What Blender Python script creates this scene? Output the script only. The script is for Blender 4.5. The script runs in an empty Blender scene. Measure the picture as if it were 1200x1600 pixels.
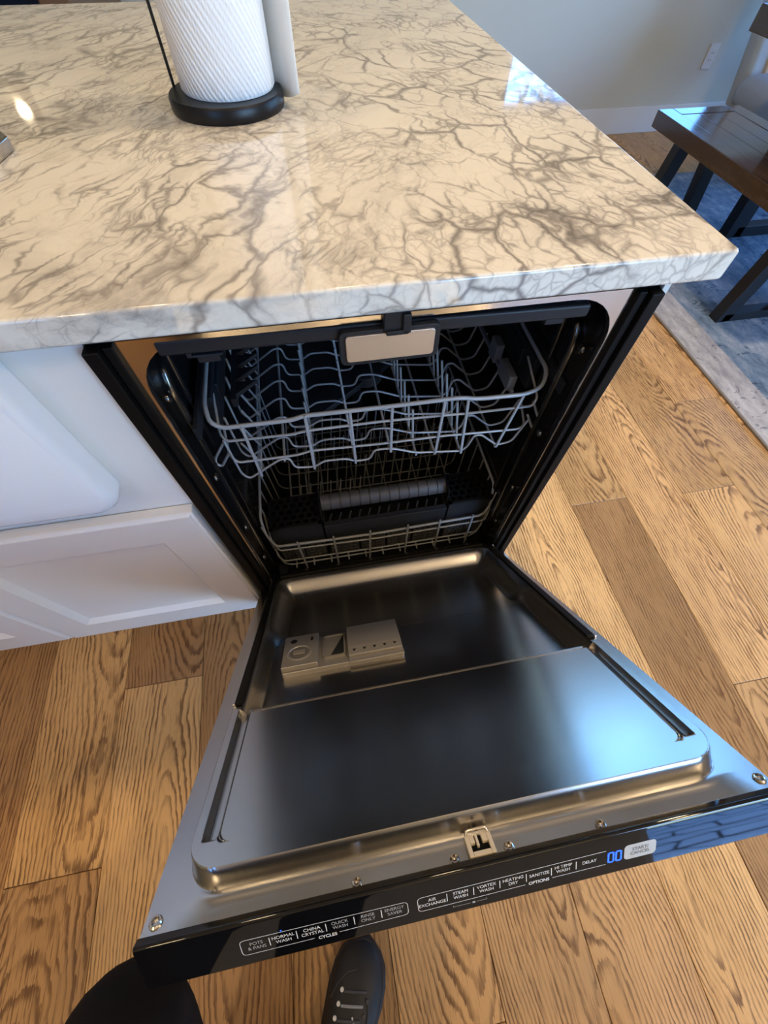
import bpy, bmesh, math, random
from mathutils import Vector, Matrix
from math import sin, cos, pi, radians as R
random.seed(7)
C = bpy.context.scene.collection
SC = bpy.context.scene

# ------------------------------------------------------------------ camera
cam_d = bpy.data.cameras.new('camera')
cam = bpy.data.objects.new('camera', cam_d); C.objects.link(cam)
cam_d.sensor_fit = 'AUTO'; cam_d.sensor_width = 36.0
cam_d.lens = 632.126 / 1600 * 36.0
cam_d.clip_start = 0.01
cam.rotation_mode = 'XYZ'
cam.rotation_euler = (0.53124, -0.00784, -0.17801)
cam.location = (-0.07775, -0.37924, 1.12637)
SC.camera = cam

# ------------------------------------------------------------------ world, light, exposure
W = bpy.data.worlds.new('world'); SC.world = W; W.use_nodes = True
wn = W.node_tree.nodes; wl = W.node_tree.links; wn.clear()
sky = wn.new('ShaderNodeTexSky'); sky.sky_type = 'NISHITA'
sky.sun_disc = False; sky.sun_elevation = R(40); sky.sun_rotation = R(150)
bg = wn.new('ShaderNodeBackground'); bg.inputs['Strength'].default_value = 1.12
wo = wn.new('ShaderNodeOutputWorld')
wb = wn.new('ShaderNodeMix'); wb.data_type = 'RGBA'; wb.blend_type = 'MULTIPLY'; wb.inputs[0].default_value = 1.0
wb.inputs[7].default_value = (.50, .90, 1.52, 1)          # camera white balance leans to the warm lamps
wl.new(sky.outputs[0], wb.inputs[6]); wl.new(wb.outputs[2], bg.inputs['Color']); wl.new(bg.outputs[0], wo.inputs['Surface'])
SC.view_settings.view_transform = 'Standard'; SC.view_settings.look = 'None'
SC.view_settings.exposure = 0.06; SC.view_settings.gamma = 1.0
SC.view_settings.use_curve_mapping = False

def lamp(name, loc, energy, size, color, rot=(0, 0, 0), shape='DISK', sy=None, portal=False):
    d = bpy.data.lights.new(name, 'AREA'); d.energy = energy; d.shape = shape; d.size = size
    if sy: d.size_y = sy
    d.color = color
    if portal: d.cycles.is_portal = True
    o = bpy.data.objects.new(name, d); C.objects.link(o); o.location = loc; o.rotation_euler = rot
    return o
WARM = (1.0, 0.73, 0.43)
for nm, loc, e in (('ceiling_lamp', (-0.75, 0.55, 2.57), 6.5), ('ceiling_lamp', (0.15, 0.55, 2.57), 7),
                   ('ceiling_lamp', (1.35, 0.55, 2.57), 25), ('ceiling_lamp', (1.3, -0.9, 2.57), 13),
                   ('ceiling_lamp', (-1.1, -1.1, 2.57), 7)):
    lamp(nm, loc, e, 0.16, WARM)
for loc, e in (((-2.3, -1.5, 1.8), 9), ((3.6, -1.6, 1.8), 9), ((.5, -1.3, 2.0), 13)):
    lamp('added_uplight', loc, e, .3, WARM, (pi, 0, 0))  # unseen lamps added to brighten the ceiling that the door steel mirrors
# daylight openings (sampling portals for the windows, the right-hand one added)
lamp('window_portal', (2.12, -2.16, 1.05), 1, 2.35, (1, 1, 1), (R(-90), 0, 0), 'RECTANGLE', 2.05, True)
lamp('window_portal', (-1.62, -2.16, 1.55), 1, .75, (1, 1, 1), (R(-90), 0, 0), 'RECTANGLE', 1.0, True)
lamp('window_portal', (4.16, 1.45, 1.3), 1, 2.5, (1, 1, 1), (0, R(-90), 0), 'RECTANGLE', 1.6, True)
lamp('window_portal', (2.22, 3.08, 1.2), 1, 1.76, (1, 1, 1), (R(90), 0, 0), 'RECTANGLE', 1.0, True)

# ------------------------------------------------------------------ geometry helpers
class G:
    """collects faces, in world coordinates"""
    def __init__(s): s.v = []; s.f = []
    def add(s, vs, fs, T=None):
        b = len(s.v)
        s.v += [tuple(T(*p)) if T else tuple(p) for p in vs]
        s.f += [tuple(i + b for i in f) for f in fs]
        return s
    def box(s, x0, x1, y0, y1, z0, z1, T=None):
        vs = [(x, y, z) for x in (x0, x1) for y in (y0, y1) for z in (z0, z1)]
        return s.add(vs, [(0, 1, 3, 2), (4, 6, 7, 5), (0, 4, 5, 1), (2, 3, 7, 6), (0, 2, 6, 4), (1, 5, 7, 3)], T)
    def prism(s, pts, axis, a, b, T=None):
        """pts: 2D outline in the two other axes, extruded along axis from a to b"""
        n = len(pts); vs = []
        for h in (a, b):
            for (p, q) in pts:
                vs.append((h, p, q) if axis == 0 else (p, h, q) if axis == 1 else (p, q, h))
        fs = [tuple(range(n - 1, -1, -1)), tuple(range(n, 2 * n))]
        fs += [(i, (i + 1) % n, n + (i + 1) % n, n + i) for i in range(n)]
        return s.add(vs, fs, T)
    def loft(s, rings, cap=True, closed=True):
        n = len(rings[0]); vs = [p for r in rings for p in r]; fs = []
        for k in range(len(rings) - 1):
            for i in range(n if closed else n - 1):
                j = (i + 1) % n
                fs.append((k * n + i, k * n + j, (k + 1) * n + j, (k + 1) * n + i))
        if cap:
            fs.append(tuple(range(n - 1, -1, -1))); m = (len(rings) - 1) * n
            fs.append(tuple(range(m, m + n)))
        return s.add(vs, fs)
    def tube(s, pts, r, n=6, T=None, closed=False):
        P = [Vector(T(*p)) if T else Vector(p) for p in pts]
        rings = []; up = None
        m = len(P)
        for i in range(m):
            if closed: t = P[(i + 1) % m] - P[i - 1]
            else: t = (P[min(i + 1, m - 1)] - P[max(i - 1, 0)])
            t.normalize()
            if up is None:
                up = Vector((0, 0, 1)) if abs(t.z) < .9 else Vector((1, 0, 0))
            a = t.cross(up)
            if a.length < 1e-6: a = t.orthogonal()
            a.normalize(); up = a.cross(t).normalized()
            rr = r[i] if isinstance(r, (list, tuple)) else r
            rings.append([tuple(P[i] + (a * cos(2 * pi * k / n) + up * sin(2 * pi * k / n)) * rr) for k in range(n)])
        if closed: rings.append(rings[0])
        return s.loft(rings, cap=not closed)
    def lathe(s, prof, cx, cy, n=40, T=None):
        """prof: (r, z) list from bottom to top"""
        rings = [[(cx + r * cos(2 * pi * k / n), cy + r * sin(2 * pi * k / n), z) for k in range(n)] for r, z in prof]
        if T: rings = [[tuple(T(*p)) for p in r] for r in rings]
        return s.loft(rings)

def fillet(pts, r, n=4, closed=False):
    """round the corners of a polyline"""
    P = [Vector(p) for p in pts]; out = []; m = len(P)
    for i in range(m):
        if not closed and i in (0, m - 1): out.append(tuple(P[i])); continue
        a, b, c = P[i - 1], P[i], P[(i + 1) % m]
        d1 = (a - b); d2 = (c - b); l = min(r, d1.length * .45, d2.length * .45)
        p1 = b + d1.normalized() * l; p2 = b + d2.normalized() * l
        for k in range(n + 1):
            t = k / n
            out.append(tuple(p1 * (1 - t) ** 2 + b * 2 * t * (1 - t) + p2 * t * t))
    return out

def rrect(x0, x1, z0, z1, r, n=6):
    """rounded rectangle outline; r may be (bottom, top)"""
    rb, rt = r if isinstance(r, tuple) else (r, r)
    out = []
    for cx, cz, rr, a0 in ((x1 - rb, z0 + rb, rb, -90), (x1 - rt, z1 - rt, rt, 0), (x0 + rt, z1 - rt, rt, 90), (x0 + rb, z0 + rb, rb, 180)):
        for k in range(n + 1):
            a = R(a0 + 90 * k / n); out.append((cx + rr * cos(a), cz + rr * sin(a)))
    return out

def world_loc(o):
    v = Vector((0, 0, 0))
    while o is not None: v = v + Vector(o.location); o = o.parent
    return v

def obj(name, g, m, parent=None, smooth=30, bevel=0, loc=None, seg=2, recalc=True):
    me = bpy.data.meshes.new(name)
    base = world_loc(parent) if parent else Vector((0, 0, 0))
    L = Vector(loc) if loc is not None else base
    me.from_pydata([(x - L.x, y - L.y, z - L.z) for x, y, z in g.v], [], g.f)
    if recalc:
        bm = bmesh.new(); bm.from_mesh(me); bmesh.ops.recalc_face_normals(bm, faces=bm.faces); bm.to_mesh(me); bm.free()
    if smooth:
        me.polygons.foreach_set('use_smooth', [True] * len(me.polygons))
        me.set_sharp_from_angle(angle=R(smooth))
    me.materials.append(m)
    o = bpy.data.objects.new(name, me); C.objects.link(o)
    o.location = L - base
    if parent: o.parent = parent
    if bevel:
        b = o.modifiers.new('bevel', 'BEVEL'); b.width = bevel; b.segments = seg; b.limit_method = 'ANGLE'; b.angle_limit = R(40)
        b.harden_normals = True
    return o

def tag(o, label=None, cat=None, group=None, kind=None):
    if label: o['label'] = label
    if cat: o['category'] = cat
    if group: o['group'] = group
    if kind: o['kind'] = kind
    return o

def thing(name, label, cat, loc, group=None):
    o = bpy.data.objects.new(name, None); C.objects.link(o); o.location = loc; o.empty_display_size = .05
    return tag(o, label, cat, group)

def struct(name, g, m, parent=None, **k):
    o = obj(name, g, m, parent, **k)
    if parent is None: o['kind'] = 'structure'
    return o

# ------------------------------------------------------------------ material helpers
def mat(name, base=(.8, .8, .8), rough=.5, metal=0.0, spec=.5, coat=0.0):
    m = bpy.data.materials.new(name); m.use_nodes = True
    b = m.node_tree.nodes['Principled BSDF']
    b.inputs['Base Color'].default_value = (*base, 1); b.inputs['Roughness'].default_value = rough
    b.inputs['Metallic'].default_value = metal; b.inputs['Specular IOR Level'].default_value = spec
    b.inputs['Coat Weight'].default_value = coat
    return m
class N:
    """small node-graph helper"""
    def __init__(s, m): s.t = m.node_tree; s.b = s.t.nodes['Principled BSDF']
    def new(s, ty, **k):
        n = s.t.nodes.new(ty)
        for a, v in k.items():
            if a.startswith('i_'): n.inputs[a[2:].replace('_', ' ')].default_value = v
            else: setattr(n, a, v)
        return n
    def link(s, a, b): s.t.links.new(a, b)
    def setin(s, sock, v):
        if hasattr(v, 'is_linked') or isinstance(v, bpy.types.NodeSocket): s.link(v, sock)
        else: sock.default_value = v
    def math(s, op, a, b=0.0, c=0.0, clamp=False):
        n = s.new('ShaderNodeMath', operation=op, use_clamp=clamp)
        for k, v in enumerate((a, b, c)): s.setin(n.inputs[k], v)
        return n.outputs[0]
    def vmath(s, op, a, b):
        n = s.new('ShaderNodeVectorMath', operation=op)
        s.setin(n.inputs[0], a); s.setin(n.inputs[1], b)
        return n.outputs[0]
    def mix(s, f, a, b, mode='MIX'):
        n = s.new('ShaderNodeMix', data_type='RGBA', blend_type=mode)
        s.setin(n.inputs[0], f); s.setin(n.inputs[6], a); s.setin(n.inputs[7], b)
        return n.outputs[2]
    def ramp(s, f, stops):
        n = s.new('ShaderNodeValToRGB'); e = n.color_ramp.elements
        while len(e) > 1: e.remove(e[-1])
        e[0].position = stops[0][0]; e[0].color = (*stops[0][1], 1) if len(stops[0][1]) == 3 else stops[0][1]
        for p, col in stops[1:]:
            k = e.new(p); k.color = (*col, 1)
        s.setin(n.inputs[0], f); return n.outputs[0]
    def smooth(s, v, lo, hi):
        n = s.new('ShaderNodeMapRange', interpolation_type='SMOOTHSTEP')
        s.setin(n.inputs[0], v); n.inputs[1].default_value = lo; n.inputs[2].default_value = hi
        return n.outputs[0]
    def noise(s, vec, scale, detail=3, rough=.5, dist=0.0):
        n = s.new('ShaderNodeTexNoise'); s.link(vec, n.inputs['Vector']); n.inputs['Scale'].default_value = scale
        n.inputs['Detail'].default_value = detail; n.inputs['Roughness'].default_value = rough; n.inputs['Distortion'].default_value = dist
        return n
    def voro(s, vec, scale, feat='DISTANCE_TO_EDGE'):
        n = s.new('ShaderNodeTexVoronoi', feature=feat); s.link(vec, n.inputs['Vector']); n.inputs['Scale'].default_value = scale
        return n
    def coord(s, kind='Object'): return s.new('ShaderNodeTexCoord').outputs[kind]
    def mapping(s, vec, loc=(0, 0, 0), rot=(0, 0, 0), scale=(1, 1, 1)):
        n = s.new('ShaderNodeMapping'); s.link(vec, n.inputs['Vector'])
        n.inputs['Location'].default_value = loc; n.inputs['Rotation'].default_value = rot; n.inputs['Scale'].default_value = scale
        return n.outputs[0]
    def bump(s, h, strength, dist=.002):
        n = s.new('ShaderNodeBump'); n.inputs['Strength'].default_value = strength; n.inputs['Distance'].default_value = dist
        s.setin(n.inputs['Height'], h); s.link(n.outputs[0], s.b.inputs['Normal'])
    def color(s, v): s.setin(s.b.inputs['Base Color'], v)
    def roughness(s, v): s.setin(s.b.inputs['Roughness'], v)

# ------------------------------------------------------------------ materials
def mat_marble():
    m = mat('polished_marble', rough=.05, spec=.55); n = N(m); P = n.coord()
    def warp(vec, sc, amt, det=3):
        w = n.noise(vec, sc, det, .6).outputs['Color']
        k = n.new('ShaderNodeVectorMath', operation='SCALE'); n.link(n.vmath('SUBTRACT', w, (.5, .5, .5)), k.inputs[0]); k.inputs['Scale'].default_value = amt
        return n.vmath('ADD', vec, k.outputs[0])
    Q = warp(warp(P, 3.0, .14), 16, .030)
    Q = warp(Q, 60, .008, 2)
    def along(vec, deg, a, b): return n.mapping(n.mapping(vec, rot=(0, 0, R(-deg))), scale=(a, b, b))
    A = along(Q, 57, .26, 1.15)
    B = along(Q, 112, .52, .95)
    sx = n.new('ShaderNodeSeparateXYZ'); n.link(P, sx.inputs[0])
    wob = n.math('MULTIPLY', n.math('SUBTRACT', n.noise(P, 2.4, 2).outputs[0], .5), .9)
    side = n.smooth(n.math('ADD', sx.outputs[0], wob), -.16, .06)
    def dn(k, sc, lo, hi): return n.smooth(n.noise(n.mapping(Q, loc=(k * 3.1, k * 1.7, k)), sc, 3, .6).outputs[0], lo, hi)
    def vein(vec, sc, width, strength, mask):
        d = n.voro(vec, sc).outputs['Distance']
        t = n.math('SUBTRACT', 1.0, n.math('DIVIDE', d, n.math('MULTIPLY_ADD', mask, width, .012)), clamp=True)
        return n.math('MULTIPLY', n.math('POWER', t, 1.25), n.math('MULTIPLY', mask, strength))
    m4 = dn(4, 6, .42, .64)
    m1, m2, m3 = dn(1, 5.5, .36, .62), dn(2, 9, .36, .62), dn(3, 7, .32, .58)
    a = n.math('MAXIMUM', vein(A, 17, .085, .80, m1), n.math('MAXIMUM', vein(A, 40, .15, .60, m2), vein(A, 78, .20, .42, m4)))
    b = n.math('MAXIMUM', vein(B, 17, .075, .9, m3), n.math('MAXIMUM', vein(B, 40, .14, .66, m2), vein(B, 75, .18, .45, m4)))
    v = n.new('ShaderNodeMix'); n.link(side, v.inputs[0]); n.link(a, v.inputs[2]); n.link(b, v.inputs[3]); v = v.outputs[0]
    S = along(Q, 57, .26, 1.4)
    cl = n.noise(S, 9, 7, .68, .2).outputs[0]
    cl2 = n.noise(n.mapping(Q, loc=(5, 2, 0)), 4.2, 6, .66).outputs[0]
    cloud = n.math('ADD', n.math('MULTIPLY', n.smooth(cl, .46, .76), n.math('MULTIPLY_ADD', side, -.34, .62)), n.math('MULTIPLY', n.smooth(cl2, .50, .74), .46))
    fine = n.math('MULTIPLY', n.math('SUBTRACT', n.noise(S, 40, 4, .7).outputs[0], .5), .16)
    tot = n.math('ADD', n.math('ADD', n.math('MULTIPLY', v, .76), n.math('MULTIPLY', cloud, .56)), fine, clamp=True)
    col = n.ramp(tot, [(0, (.75, .725, .64)), (.18, (.63, .605, .535)), (.45, (.37, .35, .315)), (.75, (.21, .197, .18)), (1, (.14, .13, .12))])
    n.color(col)
    return m

def mat_oak():
    m = mat('oiled_oak', rough=.42, spec=.35); n = N(m)
    P = n.coord(); oi = n.new('ShaderNodeObjectInfo')
    off = n.new('ShaderNodeCombineXYZ')
    n.link(n.math('MULTIPLY', oi.outputs['Random'], 37.0), off.inputs[0]); n.link(n.math('MULTIPLY', oi.outputs['Random'], 91.0), off.inputs[1])
    n.link(n.math('MULTIPLY', oi.outputs['Random'], 17.0), off.inputs[2])
    Q = n.vmath('ADD', P, off.outputs[0])
    # growth rings cut at a shallow angle: cathedral arches down the middle, straight lines at the edges
    rnd = oi.outputs['Random']
    def r_(k): return n.math('FRACT', n.math('MULTIPLY', rnd, k))
    sx = n.new('ShaderNodeSeparateXYZ'); n.link(P, sx.inputs[0])
    big = n.math('SUBTRACT', n.noise(n.mapping(Q, scale=(1, .5, 1)), 4.0, 2, .5).outputs[0], .5)
    wig = n.math('SUBTRACT', n.noise(n.mapping(Q, scale=(1, .55, 1)), 24, 3, .55).outputs[0], .5)
    spike = n.math('SUBTRACT', n.noise(n.mapping(Q, scale=(1, .05, 1)), 420, 2, .6).outputs[0], .5)
    x0 = n.math('MULTIPLY', n.math('SUBTRACT', r_(13.7), .5), .20)
    dx = n.math('ADD', n.math('SUBTRACT', sx.outputs[0], x0), n.math('MULTIPLY', big, .05))
    sl = n.math('MULTIPLY_ADD', r_(57.3), .11, .045)
    hh = n.math('ADD', n.math('MULTIPLY', sx.outputs[1], sl), n.math('MULTIPLY', n.math('SUBTRACT', r_(91.1), .5), .10))
    hh = n.math('ADD', hh, n.math('MULTIPLY', big, .075))
    f = n.math('SQRT', n.math('ADD', n.math('MULTIPLY', dx, dx), n.math('MULTIPLY', hh, hh)))
    ph = n.math('ADD', n.math('ADD', n.math('MULTIPLY', f, 128.0), n.math('MULTIPLY', wig, 1.5)), n.math('MULTIPLY', spike, .55))
    fr = n.math('FRACT', ph)
    line = n.math('MULTIPLY', n.smooth(fr, .42, .80), n.math('SUBTRACT', 1.0, n.smooth(fr, .93, 1.0)))
    br = n.noise(n.mapping(Q, scale=(1, .22, 1)), 26, 3, .7).outputs[0]
    line = n.math('MULTIPLY', line, n.math('MULTIPLY_ADD', n.smooth(br, .36, .60), .75, .25))
    pore = n.noise(n.mapping(Q, scale=(1, .05, 1)), 330, 2, .6).outputs[0]
    pore = n.smooth(pore, .52, .66)
    zone = n.math('MULTIPLY', n.smooth(n.noise(n.mapping(Q, scale=(1, .3, 1)), 5, 2).outputs[0], .36, .62), n.smooth(r_(29.9), .1, .8))
    tone = n.noise(n.mapping(Q, scale=(1, .35, 1)), 5, 3).outputs[0]
    base = n.ramp(tone, [(.25, (.52, .305, .122)), (.5, (.64, .385, .162)), (.8, (.73, .455, .20))])
    base = n.mix(1.0, base, oi.outputs['Color'], 'MULTIPLY')
    col = n.mix(n.math('MULTIPLY', pore, n.math('MULTIPLY_ADD', zone, .62, .20)), base, (.13, .055, .022, 1))
    col = n.mix(n.math('MULTIPLY', line, .82), col, (.105, .043, .016, 1))
    n.color(col)
    n.bump(n.math('MULTIPLY', n.math('ADD', line, pore), -1.0), .25, .0006)
    n.roughness(n.math('ADD', n.math('MULTIPLY', tone, .16), .3))
    return m

def mat_steel(name, base=(.50, .485, .46), rough=.24, brush=(.012, 1, 1)):
    m = mat(name, base, rough, 1.0); n = N(m); P = n.coord()
    s = n.noise(n.mapping(P, scale=brush), 700, 2, .5).outputs[0]
    sm = n.noise(P, 7, 3, .6).outputs[0]
    n.roughness(n.math('ADD', n.math('ADD', n.math('MULTIPLY', s, .03), n.math('MULTIPLY', sm, .1)), rough - .065))
    return m

def mat_rug():
    m = mat('woven_rug', rough=.95, spec=.1); n = N(m); P = n.coord()
    a = n.noise(P, 3.5, 6, .7, .4).outputs[0]; b = n.noise(n.mapping(P, scale=(1, .35, 1)), 28, 4, .7).outputs[0]
    weave = n.noise(P, 240, 2).outputs[0]
    ink = n.smooth(n.noise(n.mapping(P, scale=(.6, 1, 1)), 34, 4, .75, .6).outputs[0], .56, .66)
    ink = n.math('MULTIPLY', ink, n.smooth(n.noise(P, 4.5, 3).outputs[0], .42, .6))
    f = n.math('SUBTRACT', n.math('ADD', n.math('MULTIPLY', a, .6), n.math('MULTIPLY', b, .45)), n.math('MULTIPLY', ink, .26))
    col = n.ramp(f, [(.36, (.06, .09, .13)), (.47, (.14, .20, .26)), (.58, (.26, .31, .35)), (.72, (.50, .51, .50))])
    sx = n.new('ShaderNodeSeparateXYZ'); n.link(P, sx.inputs[0])
    edge = n.math('SUBTRACT', 1.0, n.smooth(sx.outputs[0], .15, .16))
    bord = n.ramp(n.math('SUBTRACT', n.math('ADD', n.math('MULTIPLY', b, .8), n.math('MULTIPLY', a, .3)), n.math('MULTIPLY', ink, .3)), [(.30, (.16, .16, .17)), (.52, (.36, .35, .33)), (.7, (.52, .50, .46))])
    col = n.mix(edge, col, bord)
    hem = n.math('SUBTRACT', 1.0, n.smooth(sx.outputs[0], .006, .012))
    col = n.mix(hem, col, (.22, .19, .15, 1))
    n.color(col); n.bump(n.math('ADD', weave, b), .5, .002)
    return m

def mat_darkwood():
    m = mat('dark_stained_wood', rough=.28, spec=.85); n = N(m); P = n.coord()
    g = n.noise(n.mapping(P, scale=(1, .08, 1)), 60, 4, .65).outputs[0]
    g2 = n.noise(n.mapping(P, scale=(1, .2, 1)), 9, 3, .6).outputs[0]
    col = n.ramp(n.math('ADD', n.math('MULTIPLY', g, .6), n.math('MULTIPLY', g2, .4)), [(.35, (.018, .010, .006)), (.55, (.045, .026, .016)), (.75, (.085, .052, .033))])
    n.color(col); n.roughness(n.math('ADD', n.math('MULTIPLY', g, .12), .06)); n.bump(g, .12, .0006)
    return m

def mat_paint(name, base, rough, scale=60, bump=.06):
    m = mat(name, base, rough); n = N(m); P = n.coord()
    s = n.noise(P, scale, 3).outputs[0]; t = n.noise(P, 2.5, 3).outputs[0]
    n.color(n.mix(n.math('MULTIPLY', t, .12), (*base, 1), tuple(c * .85 for c in base) + (1,)))
    n.bump(s, bump, .001)
    return m

def mat_glass():
    m = mat('clear_glass', (1, 1, 1), .0); t = m.node_tree; nd = t.nodes
    tr = nd.new('ShaderNodeBsdfTransparent'); gl = nd.new('ShaderNodeBsdfGlossy'); gl.inputs['Roughness'].default_value = 0
    fr = nd.new('ShaderNodeFresnel'); fr.inputs['IOR'].default_value = 1.3; mx = nd.new('ShaderNodeMixShader')
    t.links.new(fr.outputs[0], mx.inputs[0]); t.links.new(tr.outputs[0], mx.inputs[1]); t.links.new(gl.outputs[0], mx.inputs[2])
    t.links.new(mx.outputs[0], nd['Material Output'].inputs['Surface'])
    return m

def mat_emit(name, col, strength):
    m = mat(name, (0, 0, 0), .4); b = m.node_tree.nodes['Principled BSDF']
    b.inputs['Emission Color'].default_value = (*col, 1); b.inputs['Emission Strength'].default_value = strength
    return m

def mat_towel():
    m = mat('quilted_paper', (.86, .87, .88), .9, spec=.1); n = N(m); P = n.coord()
    sx = n.new('ShaderNodeSeparateXYZ'); n.link(P, sx.inputs[0])
    ang = n.math('ARCTAN2', sx.outputs[1], sx.outputs[0]); u = n.math('MULTIPLY', ang, .066)
    z = sx.outputs[2]
    d1 = n.math('SINE', n.math('MULTIPLY', n.math('ADD', u, n.math('MULTIPLY', z, .62)), 900.0))
    d2 = n.math('SINE', n.math('MULTIPLY', n.math('SUBTRACT', u, n.math('MULTIPLY', z, .62)), 900.0))
    big = n.math('SINE', n.math('MULTIPLY', n.math('ADD', u, n.math('MULTIPLY', z, .62)), 225.0))
    h = n.math('ADD', n.math('MULTIPLY', n.math('ADD', d1, n.math('MULTIPLY', n.math('MULTIPLY', d1, d2), .6)), .35), n.math('MULTIPLY', n.smooth(big, .2, 1.0), .5))
    h = n.math('ADD', h, n.math('MULTIPLY', n.noise(P, 60, 4, .65).outputs[0], 1.2))
    n.bump(h, .55, .0016)
    return m

def mat_fabric(name, base, rough=.9):
    m = mat(name, base, rough, spec=.15); n = N(m); P = n.coord()
    s = n.noise(P, 350, 2, .6).outputs[0]
    n.color(n.mix(s, tuple(c * .82 for c in base) + (1,), (*base, 1))); n.bump(s, .3, .0008)
    return m

M = dict(
    marble=mat_marble(), oak=mat_oak(), steel=mat_steel('brushed_stainless'),
    bright_steel=mat_steel('bright_stainless', (.62, .58, .53), .16),
    dull_steel=mat('dull_zinc', (.30, .28, .25), .36, .55),
    tub=mat('dark_tub_steel', (.016, .016, .018), .14, .5, .4),
    gasket=mat('black_rubber', (.004, .004, .004), .5, 0, .12),
    black=mat('black_plastic', (.007, .007, .008), .36, 0, .3),
    charcoal=mat('charcoal_plastic', (.014, .016, .020), .42, 0, .28),
    greyplastic=mat('grey_plastic', (.13, .145, .165), .4),
    gloss=mat('black_glass', (.004, .004, .0045), .04, 0, .55),
    wire=mat('nylon_coated_wire', (.26, .275, .29), .3, 0, .5),
    plaque=mat_steel('satin_badge', (.64, .58, .53), .42),
    cab=mat_paint('white_cabinet_paint', (.73, .72, .68), .3, 40, .03),
    sink=mat_paint('white_fireclay', (.80, .82, .84), .1, 6, .02),
    wall=mat_paint('wall_paint', (.50, .49, .42), .75, 90, .12),
    trimw=mat_paint('trim_paint', (.62, .63, .63), .4, 50, .04),
    ceil=mat_paint('ceiling_paint', (.80, .78, .73), .9, 80, .1),
    glass=mat_glass(), rug=mat_rug(), dark=mat_darkwood(),
    iron=mat('black_powder_coat', (.010, .011, .013), .42, .2),
    towel=mat_towel(), paper=mat('plain_paper', (.78, .76, .70), .95, 0, .1),
    beige=mat_fabric('beige_linen', (.50, .43, .35)), greyfab=mat_fabric('blue_grey_fabric', (.34, .39, .43)),
    navy=mat_fabric('navy_fabric', (.012, .022, .05)), trouser=mat_fabric('black_trouser_cloth', (.009, .009, .012)),
    shoe=mat('black_shoe_mesh', (.010, .010, .010), .55), sole=mat('black_rubber_sole', (.015, .015, .015), .6),
    basket_grey=mat('basket_grey', (.05, .05, .052), .5), rib=mat('polished_dark_steel', (.12, .12, .12), .17, .95),
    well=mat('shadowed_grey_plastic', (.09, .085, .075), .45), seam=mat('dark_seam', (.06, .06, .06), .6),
    lace=mat('grey_lace', (.30, .30, .29), .7), white=mat('white_print', (.72, .72, .68), .6),
    grey_print=mat('grey_print', (.36, .36, .34), .6),
    dark_print=mat('dark_print', (.16, .16, .155), .6),
    pad=mat('pale_touch_pad', (.50, .51, .48), .3), blue=mat_emit('blue_led', (.015, .10, 1.0), 2.6),
    outlet=mat('outlet_plastic', (.58, .59, .57), .4), slot=mat('outlet_slot', (.05, .05, .05), .6),
    cream=mat('cream_plastic', (.52, .46, .36), .5), bulb=mat_emit('lamp_glass', (1.0, .80, .52), 9.0),
    stone=mat_paint('flagstone', (.36, .38, .41), .8, 14, .5), joint=mat('dark_joint_soil', (.03, .03, .032), .95),
    leaf=mat_paint('leaf_green', (.20, .30, .19), .5, 9, .1), lawn=mat_paint('lawn_green', (.10, .16, .06), .9, 9, .3),
    subfloor=mat('dark_subfloor', (.03, .018, .01), .9), brown=mat_paint('brown_wood', (.16, .09, .045), .5, 30),
)
_n = N(M['tub']); _P = _n.coord(); _n.roughness(_n.math('ADD', _n.math('MULTIPLY', _n.noise(_P, 9, 3).outputs[0], .2), .05))
_n = N(M['sole'])

# ------------------------------------------------------------------ the room
XL, XR, YF, YB, ZC = -3.0, 4.2, -2.2, 3.12, 2.6
def wall_x(name, y0, y1, holes, m):
    """a wall running along x, between y0 and y1, with rectangular holes (x0,x1,z0,z1)"""
    g = G(); xs = sorted({XL - .1, XR + .1} | {h[0] for h in holes} | {h[1] for h in holes})
    for a, b in zip(xs, xs[1:]):
        hs = [h for h in holes if h[0] <= a + 1e-6 and h[1] >= b - 1e-6]
        z = 0.0
        for h in sorted(hs, key=lambda q: q[2]):
            if h[2] > z + 1e-6: g.box(a, b, y0, y1, z, h[2])
            z = h[3]
        if z < ZC: g.box(a, b, y0, y1, z, ZC)
    return struct(name, g, m, smooth=0)
WIN = (1.34, 3.1, .70, 1.70)
struct('floor', G().box(XL, XR, YF, YB, -.10, -.0145), M['subfloor'], smooth=0)
floor = bpy.data.objects['floor']
struct('ceiling', G().box(XL - .1, XR + .1, YF - .1, YB + .1, ZC, ZC + .1), M['ceil'], smooth=0)
wall_x('wall_back', YB, YB + .12, [WIN], M['wall'])
GD = (.95, 3.3, 0.02, 2.08); FW = (-2.0, -1.25, 1.05, 2.05)
wall_x('wall_front', YF - .12, YF, [GD, FW], M['wall'])
struct('wall_left', G().box(XL - .12, XL, YF, YB, 0, ZC), M['wall'], smooth=0)
WR3 = (.2, 2.7, .5, 2.1)  # opening added in the unseen right wall, to light rug and bench
g = G(); g.box(XR, XR + .12, YF, WR3[0], 0, ZC).box(XR, XR + .12, WR3[1], YB, 0, ZC).box(XR, XR + .12, WR3[0], WR3[1], 0, WR3[2]).box(XR, XR + .12, WR3[0], WR3[1], WR3[3], ZC)
struct('wall_right', g, M['wall'], smooth=0)
struct('baseboard_back', G().box(XL, XR, YB - .016, YB, 0, .142), M['trimw'], bevel=.004)
struct('baseboard_right', G().box(XR - .016, XR, YF, YB - .016, 0, .142), M['trimw'], bevel=.004)

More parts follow.
